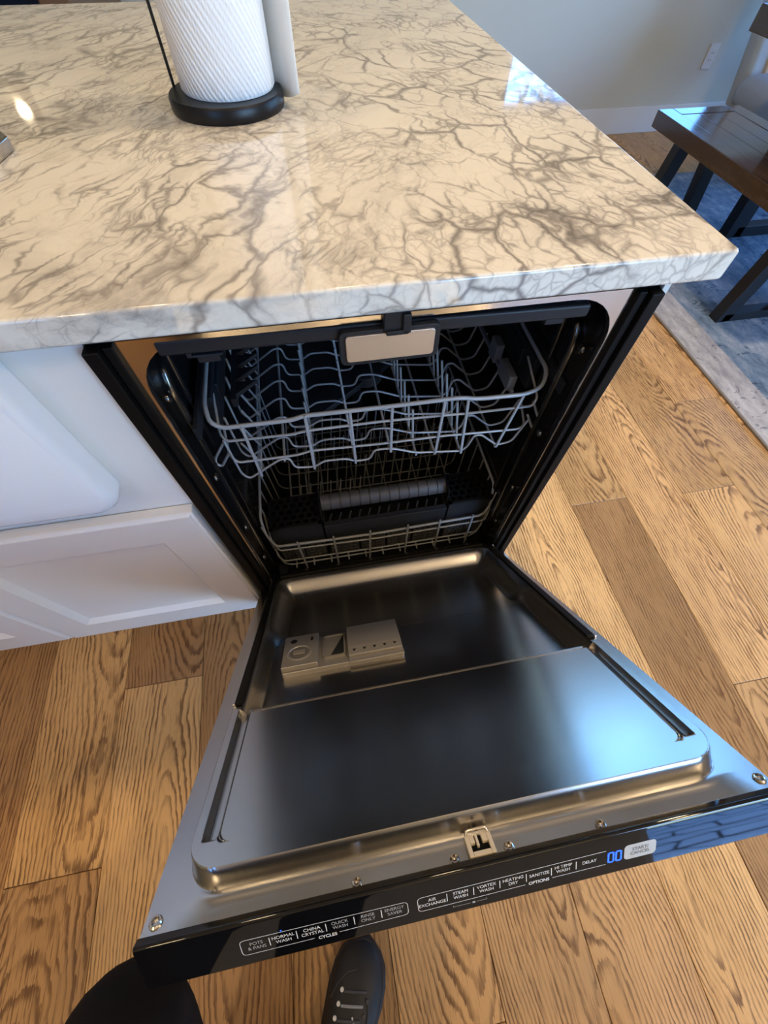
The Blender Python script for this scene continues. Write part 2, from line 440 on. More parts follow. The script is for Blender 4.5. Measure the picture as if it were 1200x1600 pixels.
def window(name, x0, x1, z0, z1, ya, yb, nx, nz, fw=.045):
    g = G(); ym = (ya + yb) / 2
    for a, b, c, d in ((x0, x0 + fw, z0, z1), (x1 - fw, x1, z0, z1), (x0 + fw, x1 - fw, z0, z0 + fw), (x0 + fw, x1 - fw, z1 - fw, z1)):
        g.box(a, b, ym - .03, ym + .03, c, d)
    w = struct(name, g, M['trimw'], bevel=.003)
    for i in range(1, nx):
        x = x0 + (x1 - x0) * i / nx
        obj('mullion', G().box(x - .018, x + .018, ym - .02, ym + .02, z0 + fw, z1 - fw), M['trimw'], w)
    for k in range(1, nz):
        z = z0 + (z1 - z0) * k / nz
        obj('glazing_bar', G().box(x0 + fw, x1 - fw, ym - .014, ym + .014, z - .012, z + .012), M['trimw'], w)
    obj('pane', G().box(x0 + fw - .005, x1 - fw + .005, ym - .003, ym + .003, z0 + fw - .005, z1 - fw + .005), M['glass'], w, smooth=0)
    return w
window('window_1', *WIN, YB, YB + .12, 3, 2)
window('window_2', *FW, YF - .12, YF, 2, 1)
g = G(); xm = XR + .06
for a, b, c, d in ((WR3[0], WR3[0] + .05, WR3[2], WR3[3]), (WR3[1] - .05, WR3[1], WR3[2], WR3[3]), (WR3[0] + .05, WR3[1] - .05, WR3[2], WR3[2] + .05), (WR3[0] + .05, WR3[1] - .05, WR3[3] - .05, WR3[3])): g.box(xm - .03, xm + .03, a, b, c, d)
w3 = struct('added_window', g, M['trimw'], bevel=.003)
obj('mullion', G().box(xm - .02, xm + .02, 1.43, 1.47, WR3[2] + .05, WR3[3] - .05), M['trimw'], w3)
obj('pane', G().box(xm - .003, xm + .003, WR3[0] + .045, WR3[1] - .045, WR3[2] + .045, WR3[3] - .045), M['glass'], w3, smooth=0)
d1 = window('door_1', *GD, YF - .12, YF, 2, 1, .05)

# oak planks: each board a part of the floor
PW = .1935
def plank(i, y0, y1, tint):
    x0 = .657 + PW * i
    if x0 + PW > XR or x0 < XL: return
    L = Vector((x0 + PW / 2, (y0 + y1) / 2, -.0145))
    w = PW / 2 - .0006; h = (y1 - y0) / 2 - .0006; e = .0011
    rz = [(-w, -h, 0), (w, -h, 0), (w, h, 0), (-w, h, 0), (-w, -h, .0135), (w, -h, .0135), (w, h, .0135), (-w, h, .0135),
          (-w + e, -h + e, .0145), (w - e, -h + e, .0145), (w - e, h - e, .0145), (-w + e, h - e, .0145)]
    fs = [(0, 3, 2, 1), (8, 9, 10, 11)]
    for b in (0, 4): fs += [(b + k, b + (k + 1) % 4, b + 4 + (k + 1) % 4, b + 4 + k) for k in range(4)]
    me = bpy.data.meshes.new('plank'); me.from_pydata(rz, [], fs); me.materials.append(M['oak'])
    o = bpy.data.objects.new('plank', me); C.objects.link(o); o.location = L; o.parent = floor
    o.color = (*tint, 1)
joints = {0: [.187], 1: [-.398], 2: [.17], 3: [.56], -8: [-.487], -7: [1.3], -1: [-.95], -2: [.9], -3: [-1.25], -4: [-.85], -5: [.7], -6: [-1.2], -9: [1.0]}
TINT = {(0, 0): (.60, .57, .54), (1, 1): (1.1, 1.1, 1.08), (-1, 0): (1.16, 1.17, 1.12), (-1, 1): (1.15, 1.16, 1.1), (-6, 1): (.66, .60, .56), (-7, 0): (.62, .56, .52), (-5, 0): (.72, .68, .64),
        (-8, 1): (1.06, 1.06, 1.02), (-8, 0): (.74, .70, .66), (-9, 0): (.68, .62, .58)}
for i in range(-19, 19):
    ys = sorted(joints.get(i, [random.uniform(-1.5, 1.5)]))
    while ys[0] - 1.75 > YF: ys.insert(0, ys[0] - random.uniform(1.25, 1.75))
    while ys[-1] + 1.75 < YB: ys.append(ys[-1] + random.uniform(1.25, 1.75))
    ys = [YF] + [y for y in ys if YF + .05 < y < YB - .05] + [YB]
    key0 = joints.get(i, [None])[0]
    for k, (a, b) in enumerate(zip(ys, ys[1:])):
        t = random.uniform(.82, 1.1); tint = (t, t * random.uniform(.97, 1.02), t * random.uniform(.94, 1.03))
        if key0 is not None:
            if abs(b - key0) < 1e-6 and (i, 0) in TINT: tint = TINT[(i, 0)]
            if abs(a - key0) < 1e-6 and (i, 1) in TINT: tint = TINT[(i, 1)]
        plank(i, a, b, tint)

# ------------------------------------------------------------------ outside: patio of flagstones seen mirrored in the black control strip
pat = struct('ground', G().box(-4, 7, -8, YF - .13, -.30, -.17), M['joint'], smooth=0)
random.seed(11)
nx_, ny_ = 9, 9
gridp = {}
for i in range(nx_ + 1):
    for j in range(ny_ + 1):
        gridp[i, j] = (.6 + .50 * i + random.uniform(-.12, .12) + .25 * (j % 2), -2.36 - .44 * j + random.uniform(-.10, .10))
for i in range(nx_):
    for j in range(ny_):
        q = [gridp[i, j], gridp[i + 1, j], gridp[i + 1, j + 1], gridp[i, j + 1]]
        cx = sum(p[0] for p in q) / 4; cy = sum(p[1] for p in q) / 4
        q = [(cx + (x - cx) * .92, cy + (y - cy) * .82) for x, y in q]
        q = [p[:2] for p in fillet([(x, y, 0) for x, y in q], .04, 2, True)]
        obj('flagstone', G().prism(q, 2, -.17, -.145 + random.uniform(-.004, .004)), M['stone'], pat, smooth=0)

# greenery beyond the back window, seen mirrored in the polished marble
hg = thing('hedge', 'pale green hedge outside the back window, mirrored in the marble', 'hedge', (1.6, 6.4, -.17))
random.seed(5)
g = G()
for k in range(8000):
    x = random.uniform(-2.5, 7.5); top = 3.6 + .35 * sin(x * 1.7) + .2 * sin(x * 4.1) if x < 4.7 else 1.25 + .15 * sin(x * 3)
    z = -.15 + (top + .15) * random.random() ** .85; y = 6.2 + .35 * sin(x * 2.3 + z * 1.4) + random.uniform(-.22, .22)
    a = random.uniform(0, 6.28); b = random.uniform(-1.0, 1.0); L_ = random.uniform(.05, .10)
    u = Vector((cos(a), sin(a) * .5, sin(b))).normalized() * L_; w_ = u.cross(Vector((random.uniform(-1, 1), -1, random.uniform(0, 1)))).normalized() * L_ * .45
    p = Vector((x, y, z)); g.add([tuple(p - u), tuple(p + w_ * .8), tuple(p + u), tuple(p - w_ * .8)], [(0, 1, 2, 3)])
o = obj('leaves', g, M['leaf'], hg, smooth=0, recalc=False); o['kind'] = 'stuff'
g = G()
for k in range(24):
    x = -2.3 + .41 * k; g.tube([(x, 6.5, -.17), (x + .1, 6.45, .5), (x - .05, 6.5, 1.15)], [.05, .04, .02], 7)
o = obj('stems', g, M['brown'], hg); o['kind'] = 'stuff'
struct('ground_back', G().box(-5, 9, YB + .13, 14, -.30, -.17), M['lawn'], smooth=0)

# ------------------------------------------------------------------ kitchen island
ZT, ZU = .914, .884
g = G()
ctop = rrect(-2.05, .352, -.021, 1.185, .006, 4)
obj_ct = obj('countertop', G().prism(ctop, 2, ZU, ZT), M['marble'], bevel=.004, seg=3, loc=(0, 0, 0))
tag(obj_ct, 'polished cream marble countertop with grey-brown veins over the open dishwasher', 'countertop')

# sink base cabinet left of the dishwasher
cx0, cx1 = -1.245, -.3005
sb = thing('sink_base_cabinet', 'white painted sink base cabinet with panelled doors left of the dishwasher', 'cabinet', ((cx0 + cx1) / 2, .3, 0))
g = G(); g.box(cx0, cx0 + .018, 0.02, .58, .1, ZU); g.box(cx1 - .018, cx1, .02, .58, .1, ZU); g.box(cx0 + .018, cx1 - .018, .56, .58, .1, ZU); g.box(cx0 + .018, cx1 - .018, .02, .56, .1, .118)
obj('body', g, M['cab'], sb, bevel=.001)
g = G(); g.box(cx0, cx0 + .076, 0, .02, .1, .582); g.box(cx1 - .0775, cx1, 0, .02, .1, .582); g.box(cx0, cx1, 0, .02, .582, ZU); g.box(cx0 + .076, cx1 - .0775, 0, .02, .1, .14)
obj('face_frame', g, M['cab'], sb, bevel=.0015)
obj('toe_kick', G().box(cx0, cx1, .07, .085, 0, .1), M['cab'], sb)
def cab_door(x0, x1, z0, z1):
    g = G(); st = .074; a, b = x0 + st, x1 - st; c, d = z0 + .078, z1 - .074
    rr_ = lambda x0, x1, z0, z1, y: [(x0, y, z0), (x1, y, z0), (x1, y, z1), (x0, y, z1)]
    R4 = [rr_(a, b, c, d, -.001), rr_(a, b, c, d, -.0225), rr_(x0 + .006, x1 - .006, z0 + .006, z1 - .006, -.0225), rr_(x0 + .004, x1 - .004, z0 + .004, z1 - .004, -.0195), rr_(x0, x1, z0, z1, -.0185), rr_(x0, x1, z0, z1, -.001)]
    g.loft(R4 + [R4[0]], cap=False)
    dr = obj('door', g, M['cab'], sb, bevel=.0018)
    # recessed flat panel with a sloping moulding round it
    obj('panel', G().box(a - .004, b + .004, -.0115, -.004, c - .004, d + .004), M['cab'], dr)
    g = G(); e = .011
    o_ = [(a, c), (b, c), (b, d), (a, d)]; i_ = [(a + e, c + e), (b - e, c + e), (b - e, d - e), (a + e, d - e)]
    vs = [(x, -.0215, z) for x, z in o_] + [(x, -.0105, z) for x, z in i_]
    g.add(vs, [(k, (k + 1) % 4, 4 + (k + 1) % 4, 4 + k) for k in range(4)])
    obj('moulding', g, M['cab'], dr, smooth=0, recalc=False)
cab_door(-.7625, -.3085, .124, .588)
cab_door(-1.2285, -.7665, .124, .588)

# apron front sink
sk = thing('apron_sink', 'white apron-front sink with rounded lower corner under the countertop', 'sink', (-.78, .2, .63))
rings = []
prof = rrect(-1.17, -.379, .632, .8835, (.034, .004), 8)
for ins, y in ((.012, -.034), (.004, -.030), (0, -.022), (0, -.0008)):
    xm = (-1.17 - .379) / 2; zm = (.632 + .8835) / 2
    rings.append([(x - math.copysign(min(ins, abs(x - xm)), x - xm), y, max(z + (ins if z < zm else -0.0), .632)) for x, z in prof])
obj('apron', G().loft(rings), M['sink'], sk, smooth=50)
g = G(); g.box(-1.15, -1.13, .02, .46, .66, .8835); g.box(-.42, -.40, .02, .46, .66, .8835); g.box(-1.13, -.42, .44, .46, .66, .8835); g.box(-1.13, -.42, .02, .04, .66, .8835); g.box(-1.13, -.42, .04, .44, .66, .68)
obj('basin', g, M['sink'], sk, bevel=.004)

# white end panel right of the dishwasher, and back of the island
ep = obj('end_panel', G().box(.3010, .3095, -.006, 1.0, 0, ZU), M['cab'], loc=(.31, .5, 0), bevel=.001)
tag(ep, 'thin white end panel of the island on the right of the dishwasher', 'panel')
g = G(); g.box(-2.0, .303, .98, 1.0, 0, ZU); bp = obj('back_panel', g, M['cab'], loc=(-.85, .99, 0))
tag(bp, 'white back panel of the island below the far overhang', 'panel')
g = G(); g.box(-2.0, -1.247, 0.0, .58, .1, ZU); g.box(-2.0, -1.247, .07, .58, 0, .1)
lc = thing('base_cabinet', 'white base cabinet at far left end of the island beyond the sink', 'cabinet', (-1.62, .3, 0))
obj('body', g, M['cab'], lc, bevel=.0015)
g = G(); g.box(-1.99, -1.26, -.0215, -.001, .124, .86); obj('door', g, M['cab'], lc, bevel=.002)

# ------------------------------------------------------------------ dishwasher
dw = thing('dishwasher', 'open black and stainless dishwasher with its door half lowered', 'dishwasher', (0, .29, 0))
# tub
rings = []
for hw, zb, zt, r, y in ((.2665, .165, .8665, (.03, .060), .0), (.2655, .164, .867, (.03, .060), .006), (.270, .155, .872, (.035, .062), .014),
                         (.272, .14, .875, (.04, .06), .05), (.274, .13, .876, (.04, .06), .12), (.274, .125, .876, (.04, .06), .53), (.255, .145, .86, (.05, .07), .555)):
    rings.append([(x, y, z) for x, z in rrect(-hw, hw, zb, zt, r, 8)])
g = G().loft(rings, cap=False); n_ = len(rings[0]); b_ = len(rings[0]) * (len(rings) - 1)
g.f.append(tuple(range(b_, b_ + n_)))
o = obj('tub', g, M['tub'], dw, smooth=40)
so = o.modifiers.new('solid', 'SOLIDIFY'); so.thickness = .002; so.offset = 1
# stainless face plate with the rounded opening cut out
inn = rrect(-.2665, .2665, .165, .8665, (.03, .060), 8)
pts_o = []
corner = {(1, -1): (.2735, .150), (1, 1): (.2735, .8805), (-1, 1): (-.2735, .8805), (-1, -1): (-.2735, .150)}
for x, z in inn:
    sx_ = 1 if x > 0 else -1; sz_ = 1 if z > .5 else -1
    r_ = .060 if sz_ > 0 else .03
    ccx = sx_ * (.2665 - r_); ccz = (.8665 - r_) if sz_ > 0 else (.165 + r_)
    dx, dz = abs(x - ccx), abs(z - ccz)
    X, Z = corner[(sx_, sz_)]
    if dx >= dz: pts_o.append((X, ccz + (Z - ccz) * (dz / max(dx, 1e-9))))
    else: pts_o.append((ccx + (X - ccx) * (dx / max(dz, 1e-9)), Z))
rings = [[(x, -.001, z) for x, z in inn], [(x, -.003, z) for x, z in inn], [(x, -.003, z) for x, z in pts_o], [(x, 0.004, z) for x, z in pts_o]]
obj('face_frame', G().loft(rings, cap=False), M['bright_steel'], dw, smooth=30)
# rubber seals up both sides
for sx_ in (-1, 1):
    g = G(); X = lambda a, b: (min(sx_ * a, sx_ * b), max(sx_ * a, sx_ * b))
    g.box(*X(.2725, .2825), -.010, .012, .10, .872); g.box(*X(.284, .2995), -.016, .012, .09, .872); g.box(*X(.2815, .285), -.006, .012, .10, .872)
    obj('side_gasket', g, M['gasket'], dw, bevel=.003)
g = G(); g.box(-.2995, .2995, -.004, .02, .8725, .8838); obj('top_gasket', g, M['gasket'], dw, bevel=.002)
g = G(); g.box(-.298, .298, .06, .56, .02, .118); g.box(-.298, .298, .045, .06, .0, .1); obj('base', g, M['black'], dw, bevel=.002)
for sx_ in (-1, 1):
    pts = [(sx_ * .2695, .10, .800), (sx_ * .2695, .062, .792), (sx_ * .2695, .050, .765), (sx_ * .2695, .050, .5), (sx_ * .2695, .050, .20)]
    obj('wall_rib', G().tube(fillet(pts, .02, 5), .0065, 8), M['rib'], dw, smooth=60)
    obj('wall_rib', G().tube(fillet([(sx_ * .270, .14, .84), (sx_ * .270, .095, .82), (sx_ * .270, .085, .6), (sx_ * .270, .085, .2)], .02, 4), .005, 8), M['tub'], dw, smooth=60)
    for z in (.771, .604, .44, .30):
        T = lambda a, b, c, sx_=sx_, z=z: (sx_ * (.2695 - c), .030 + a, z + b)
        obj('wall_button', G().lathe([(.0075, 0), (.0075, .003), (.005, .0055), (.001, .006)], 0, 0, 12, T), M['rib'], dw, smooth=60)
# latch on the top edge
g = G(); g.box(-.010, .018, -.014, -.004, .8585, .8835); g.box(.009, .018, -.018, -.014, .8585, .880); g.box(-.008, .016, -.018, -.014, .8575, .8625)
obj('latch_catch', g, M['charcoal'], dw, bevel=.0015)
# hidden-rack front bar with metal badge
g = G().prism([(-.238, .8515), (.226, .8440), (.226, .8595), (-.238, .8690)], 1, -.004, .012)
br_ = obj('top_rack_front', g, M['charcoal'], dw, bevel=.003)
g = G().prism([(x, z) for x, z in rrect(-.057, .052, .8215, .8625, .007, 4)], 1, -.012, .004); obj('badge_holder', g, M['charcoal'], br_, bevel=.001)
g = G().prism([(x, z) for x, z in rrect(-.0505, .0455, .8275, .859, .004, 4)], 1, -.0145, -.008); obj('badge', g, M['plaque'], br_, bevel=.0006)
for xa in (-.212, .180):
    g = G(); g.box(xa, xa + .034, .004, .020, .8400, .8435); g.box(xa + .004, xa + .028, .008, .018, .830, .840); g.box(xa + (-.004 if xa < 0 else .030), xa + (.002 if xa < 0 else .036), .004, .018, .8400, .866)
    obj('rail_stop', g, M['charcoal'], dw, bevel=.002)
for sx_ in (-1, 1): obj('top_rack_rail', G().box(min(sx_ * .238, sx_ * .25), max(sx_ * .238, sx_ * .25), .03, .5, .846, .862), M['charcoal'], dw)
for k in range(12): obj('top_rack_wire', G().tube([(-.238, .04 + .04 * k, .850), (.238, .04 + .04 * k, .850)], .0016, 5), M['wire'], dw)

# ---- upper rack
Y0 = .045; WR = .0021
ur = obj('upper_rack', G().tube(fillet([(-.250, .50, .712), (-.249, .075, .712), (-.243, .047, .704), (-.229, Y0, .693), (-.132, Y0, .692), (-.115, Y0, .697),
     (.002, Y0, .6945), (.119, Y0, .694), (.146, Y0, .687), (.222, Y0, .684), (.250, .05, .689), (.262, .07, .702), (.264, .50, .712)], .012, 3), .0034, 8), M['wire'], dw, smooth=60)
def uw(name, pts, r=WR, f=.006, m='wire', par=None): return obj(name, G().tube(fillet(pts, f, 3), r, 6), M[m], par or ur, smooth=60)
uw('front_wire', [(-.246, .12, .690), (-.240, .055, .672), (-.233, Y0, .665), (-.137, Y0, .662), (-.115, Y0, .666), (.002, Y0, .665), (.095, Y0, .661), (.141, Y0, .658), (.243, Y0, .656), (.250, .05, .668), (.253, .12, .69)])
uw('front_wire', [(-.243, .09, .650), (-.240, .05, .628), (-.231, Y0, .614), (-.139, Y0, .613), (-.115, Y0, .619), (.003, Y0, .613), (.10, Y0, .612), (.235, Y0, .6035), (.248, .05, .606), (.250, .09, .625)])
for a, b in (((-.203, .694), (-.204, .574)), ((-.113, .700), (-.116, .576)), ((-.0485, .694), (-.046, .578)), ((.014, .694), (.014, .592)), ((.094, .694), (.093, .572)), ((.1305, .690), (.141, .562)), ((.2195, .684), (.205, .566))):
    uw('front_upright', [(a[0], Y0 - .002, a[1]), (b[0], Y0 - .002, b[1])], .0024)
for s_, pts in ((-1, [(-.237, .052, .660), (-.262, .05, .626), (-.266, .05, .612), (-.259, .05, .604), (-.238, .052, .634)]), (1, [(.246, .05, .660), (.270, .05, .616), (.274, .05, .604), (.266, .05, .594), (.246, .05, .630)])):
    uw('corner_loop', pts, .0022, .008)
prof = [(-.236, .668), (-.234, .585), (-.225, .569), (-.167, .608), (-.152, .608), (-.147, .581), (-.114, .577), (-.099, .589), (-.061, .587), (-.046, .577), (-.021, .577), (-.014, .600), (.016, .598), (.060, .577), (.142, .565), (.151, .575), (.158, .602), (.170, .602), (.206, .568), (.232, .572), (.248, .625)]
for k in range(11):
    y = Y0 + .0455 * k
    uw('cross_wire', [(x, y, z) for x, z in prof], .0019, .009)
for x, z in ((-.204, .580), (-.160, .606), (-.116, .574), (-.046, .574), (.014, .595), (.060, .574), (.093, .570), (.142, .562), (.205, .566)):
    uw('long_wire', [(x, Y0, z - .003), (x, .51, z - .003)], .0022)
for x, z, h, lean in ((-.116, .574, .052, -.002), (-.046, .574, .046, -.004), (.060, .574, .072, -.004), (.142, .562, .088, -.012)):
    for k in range(12):
        y = .075 + .034 * k
        uw('tine', [(x, y, z), (x + lean, y + .004, z + h)], .0021)
for k in range(12):
    y = .07 + .036 * k
    uw('tine', [(-.204, y, .578), (-.222, y, .63)], .0018)
# cup shelf with pointed teeth on the left
g = G(); g.box(-.222, -.214, .11, .46, .668, .684)
for k in range(11):
    y = .12 + .031 * k
    g.add([(-.214, y, .684), (-.214, y + .027, .684), (-.180, y + .020, .690), (-.214, y, .676), (-.214, y + .027, .676), (-.180, y + .020, .684)], [(0, 1, 2), (3, 5, 4), (0, 3, 4, 1), (1, 4, 5, 2), (2, 5, 3, 0)])
obj('cup_shelf', g, M['charcoal'], ur, smooth=0)
# height adjusters at both sides
for sx_, xo in ((-1, -.251), (1, .262)):
    g = G(); g.box(xo - .006, xo + .006, .10, .34, .640, .700); g.box(xo - .010, xo + .010, .14, .20, .655, .69); g.box(xo - .010, xo + .010, .25, .31, .655, .69)
    obj('height_adjuster', g, M['charcoal'], ur, bevel=.002)
    obj('slide_rail', G().box(xo + sx_ * .006, xo + sx_ * .012, .03, .53, .690, .712), M['charcoal'], dw, bevel=.001)
g = G(); g.box(.222, .236, .10, .15, .640, .668); g.box(.222, .236, .17, .20, .640, .676); g.box(.226, .232, .09, .30, .640, .648)
obj('adjuster_lever', g, M['greyplastic'], ur, bevel=.002)
# spray arm below the upper rack
g = G(); a0 = R(38)
T = lambda a, b, c: (.01 + a * cos(a0) - b * sin(a0), .30 + a * sin(a0) + b * cos(a0), .535 + c)
g.prism([(p, q) for p, q in rrect(-.20, .20, -.022, .022, .02, 6)], 2, 0, .014, T); g.lathe([(.035, -.006), (.035, .018), (.02, .022)], 0, 0, 24, T)
obj('spray_arm', g, M['charcoal'], dw, smooth=40, bevel=.003)
obj('spray_pipe', G().tube(fillet([(.01, .30, .53), (.01, .53, .52), (.01, .535, .2)], .03, 4), .014, 10), M['charcoal'], dw, smooth=60)

# ---- lower rack
YL = .06
lr = obj('lower_rack', G().tube(fillet([(-.258, .50, .365), (-.259, .09, .362), (-.256, .068, .33), (-.244, YL, .281), (-.11, YL, .274), (-.032, YL, .271), (.008, YL, .271), (.14, YL, .276), (.250, YL, .280), (.264, .066, .315), (.268, .09, .365), (.268, .50, .365)], .012, 3), .0032, 8), M['wire'], dw, smooth=60)
def lw(name, pts, r=.0021, f=.006): return obj(name, G().tube(fillet(pts, f, 3), r, 6), M['wire'], lr, smooth=60)
lw('front_wire', [(-.258, .12, .330), (-.250, .066, .30), (-.240, YL, .258), (.0, YL, .245), (.262, YL, .252), (.270, .07, .29), (.272, .12, .33)])
lw('front_wire', [(-.256, .10, .245), (-.252, .064, .225), (-.242, YL, .198), (.0, YL, .190), (.250, YL, .194), (.264, .066, .22), (.266, .10, .245)])
for xa, xb in ((-.194, -.193), (-.111, -.112), (-.025, -.029), (.065, .065), (.143, .146), (.224, .228)):
    lw('front_upright', [(xa, YL - .003, .292), (xb, YL - .003, .142)], .0024)
for k in range(10):
    y = .07 + .048 * k
    lw('cross_wire', [(-.258, y, .36), (-.25, y, .17), (-.235, y, .15), (.24, y, .15), (.262, y, .17), (.268, y, .36)], .002, .015)
for k in range(11): lw('long_wire', [(-.22 + .0455 * k, YL, .147), (-.22 + .0455 * k, .50, .147)])
for y, xs in ((.20, (-.22, -.02)), (.27, (-.22, .24)), (.345, (-.22, .24)), (.42, (-.22, .24))):
    lw('tine_bar', [(xs[0], y, .166), (xs[1], y, .166)])
    n_ = int((xs[1] - xs[0]) / .026)
    for k in range(n_ + 1):
        x = xs[0] + .026 * k
        lw('tine', [(x, y, .166), (x + .016, y + .035, .265)], .0019)
for sx_, xo in ((-1, -.255), (1, .266)):
    for y in (.10, .44):
        T = lambda a, b, c, xo=xo, y=y, sx_=sx_: (xo + sx_ * c, y + a, .145 + b)
        obj('wheel', G().lathe([(.017, 0), (.017, .007), (.012, .009)], 0, 0, 18, T), M['black'], lr, smooth=50)
# spring hinge block at the lower left corner of the opening
g = G(); g.box(-.256, -.232, .012, .045, .185, .214); obj('corner_block', g, M['tub'], dw, bevel=.006, seg=3)
# heater and sump at the bottom
obj('heater', G().tube(fillet([(-.2, .12, .14), (.2, .12, .14), (.2, .44, .14), (-.2, .44, .14)], .08, 5, True), .004, 8, closed=True), M['tub'], dw, smooth=60)
g = G(); g.lathe([(.07, .128), (.07, .14), (.06, .146), (.0, .147)], 0, .30, 28); obj('filter', g, M['charcoal'], dw, smooth=40)

# ---- cutlery basket standing in the lower rack
cb = thing('cutlery_basket', 'black cutlery basket with ribbed handle and honeycomb lids in the lower rack', 'basket', (.015, .11, .19))
by0, by1, bz0, bz1 = .070, .150, .170, .345
def grid_panel(g, x0, x1, z0, z1, y0, y1, nx, nz, b=.0022):
    for i in range(nx + 1):
        x = x0 + (x1 - x0) * i / nx; g.box(x - b / 2, x + b / 2, y0, y1, z0, z1)
    for k in range(nz + 1):
        z = z0 + (z1 - z0) * k / nz; g.box(x0, x1, y0, y1, z - b / 2, z + b / 2)
secs = ((-.246, -.132), (-.128, .158), (.162, .268))
bay = []
for a, b in ((-.240, -.190), (-.184, -.136), (-.122, -.054), (-.046, .012), (.020, .078), (.086, .152), (.168, .214), (.220, .262)):
    g = G(); grid_panel(g, a, b, .175, .245, by0, by0 + .004, 5, 5)
    obj('grille', g, M['basket_grey'], cb, smooth=0)
for a, b in secs:
    g = G(); zt = .338 if a != -.128 else .322
    g.box(a, b, by0, by0 + .004, .250, zt); g.box(a, b, by1 - .004, by1, .17, zt)
    g.box(a, a + .004, by0 + .004, by1 - .004, .17, zt); g.box(b - .004, b, by0 + .004, by1 - .004, .17, zt); g.box(a, b, by0, by1, .166, .170)
    obj('compartment', g, M['charcoal'], cb, bevel=.001)
# honeycomb lids
for a, b in (secs[0], secs[2]):
    g = G(); rx_ = .0098
    g.box(a, b, by0, by0 + .006, .336, .343); g.box(a, b, by1 - .006, by1, .336, .343); g.box(a, a + .006, by0, by1, .336, .343); g.box(b - .006, b, by0, by1, .336, .343)
    j = 0; y = by0 + .010
    while y < by1 - .004:
        x = a + .010 + (rx_ * .9 if j % 2 else 0)
        while x < b - .006:
            o_ = [(x + rx_ * 1.03 * cos(R(30 + 60 * k)), y + rx_ * 1.03 * sin(R(30 + 60 * k))) for k in range(6)]
            i_ = [(x + rx_ * .72 * cos(R(30 + 60 * k)), y + rx_ * .72 * sin(R(30 + 60 * k))) for k in range(6)]
            g.loft([[(p, q, .337) for p, q in i_], [(p, q, .342) for p, q in i_], [(p, q, .342) for p, q in o_], [(p, q, .337) for p, q in o_]], cap=False)
            x += rx_ * 1.8
        y += rx_ * 1.56; j += 1
    obj('honeycomb_lid', g, M['black'], cb, smooth=0)
# ribbed cylindrical handle
prf = []; x = -.126
while x < .156:
    prf += [(.0188, x), (.0188, x + .0195), (.0168, x + .0200), (.0168, x + .0215)]; x += .022
T = lambda a, b, c: (c, .112 + a, .358 + b)
obj('handle', G().lathe([(.001, -.1265)] + prf + [(.001, x)], 0, 0, 20, T), M['basket_grey'], cb, smooth=35)
for xx in (-.131, .157):
    obj('handle_end', G().box(xx, xx + .004, by0 + .01, by1 - .008, .30, .378), M['black'], cb, bevel=.002)
g = G(); g.box(-.126, .156, by0 + .004, by0 + .010, .318, .326)
for k in range(12): g.add([(-.12 + .0225 * k, by0 + .004, .316), (-.12 + .0225 * k + .004, by0 + .004, .316), (-.105 + .0225 * k, by0 + .03, .322), (-.109 + .0225 * k, by0 + .03, .322), (-.12 + .0225 * k, by0 + .004, .319), (-.12 + .0225 * k + .004, by0 + .004, .319), (-.105 + .0225 * k, by0 + .03, .325), (-.109 + .0225 * k, by0 + .03, .325)], [(0, 1, 2, 3), (4, 7, 6, 5), (0, 4, 5, 1), (1, 5, 6, 2), (2, 6, 7, 3), (3, 7, 4, 0)])
obj('slot_divider', g, M['charcoal'], cb, smooth=0)

# ---- the door, tilted 44 degrees: local (x, l along the door, n out of its inner face)
ANG = 0.76652; SA, CA = sin(ANG), cos(ANG); HY, HZ = -.02, .2114
def D(x, l, n): return (x, HY - l * CA + n * SA, HZ + l * SA + n * CA)
def sst(a, b, x):
    t = max(0.0, min(1.0, (x - a) / (b - a))); return t * t * (3 - 2 * t)
def sdr(x, l, cx, cl, hx, hl, r):
    qx, ql = abs(x - cx) - hx + r, abs(l - cl) - hl + r
    return math.hypot(max(qx, 0), max(ql, 0)) + min(max(qx, ql), 0) - r
def height(x, l):
    # raised block, open at the hinge end, rounded at the outer corners
    sd = sdr(x, l, 0, .25, .2735, .363, .036)
    n = .022 * (1 - sst(-.0046, -.0002, sd))
    n -= .19 * max(0.0, l - .6135) * (1 - sst(.235, .285, abs(x))) * sst(.0, .01, sd)      # the end flange is bent slightly outwards
    if sd < -.004:
        fw = .2225 + .0185 * sst(.182, .226, l)              # floor half width, wider past the step
        ww = .2572 - fw                # width of the sloping side wall
        ex, el = (abs(x) - fw) / ww, -(l - .015) / .026
        e = max(ex, el) if max(ex, el) <= 0 or min(ex, el) <= 0 else math.hypot(ex, el)
        e = max(0.0, min(1.0, e)); e = e + .06 * sin(2 * pi * e) * -1
        fl = -.014 - .0015 * (1 - sst(.212, .216, l))
        inside = fl + (.022 - fl) * e
        if l < .409: n = min(n, inside)
        else:
            pan = .0192
            sp = sdr(x, l, 0, .48, .2455, .1065, .014)       # the flat upper panel
            k = 1 - sst(-.0012, .0004, sp)
            side = max(0.0, 1 - abs(abs(x) - .2525) / .0072)   # channel beside it
            ch = sst(0, .35, side) * (1 - sst(.574, .584, l)) * .011
            n = n - ch * (1 - k) - (.022 - pan) * k
            if .4092 < l < .4118 and abs(x) < .245: n -= .0035
            if sp > 0 and l < .5865 and abs(x) < .25: n -= .0024 * (1 - sst(.0, .003, sp))
    return n
def axis(lo, hi, base, dense):
    xs = []; v = lo
    while v < hi + 1e-9: xs.append(v); v += base
    for a, b, s in dense:
        v = a
        while v < b: xs.append(v); v += s
    xs = sorted(xs); out = [xs[0]]
    for v in xs[1:]:
        if v - out[-1] > .00035: out.append(v)
    out[-1] = hi
    return out
dx_ = [(a, b, .0009) for a, b in ((.2155, .262),)] + [(.262, .279, .0007)]
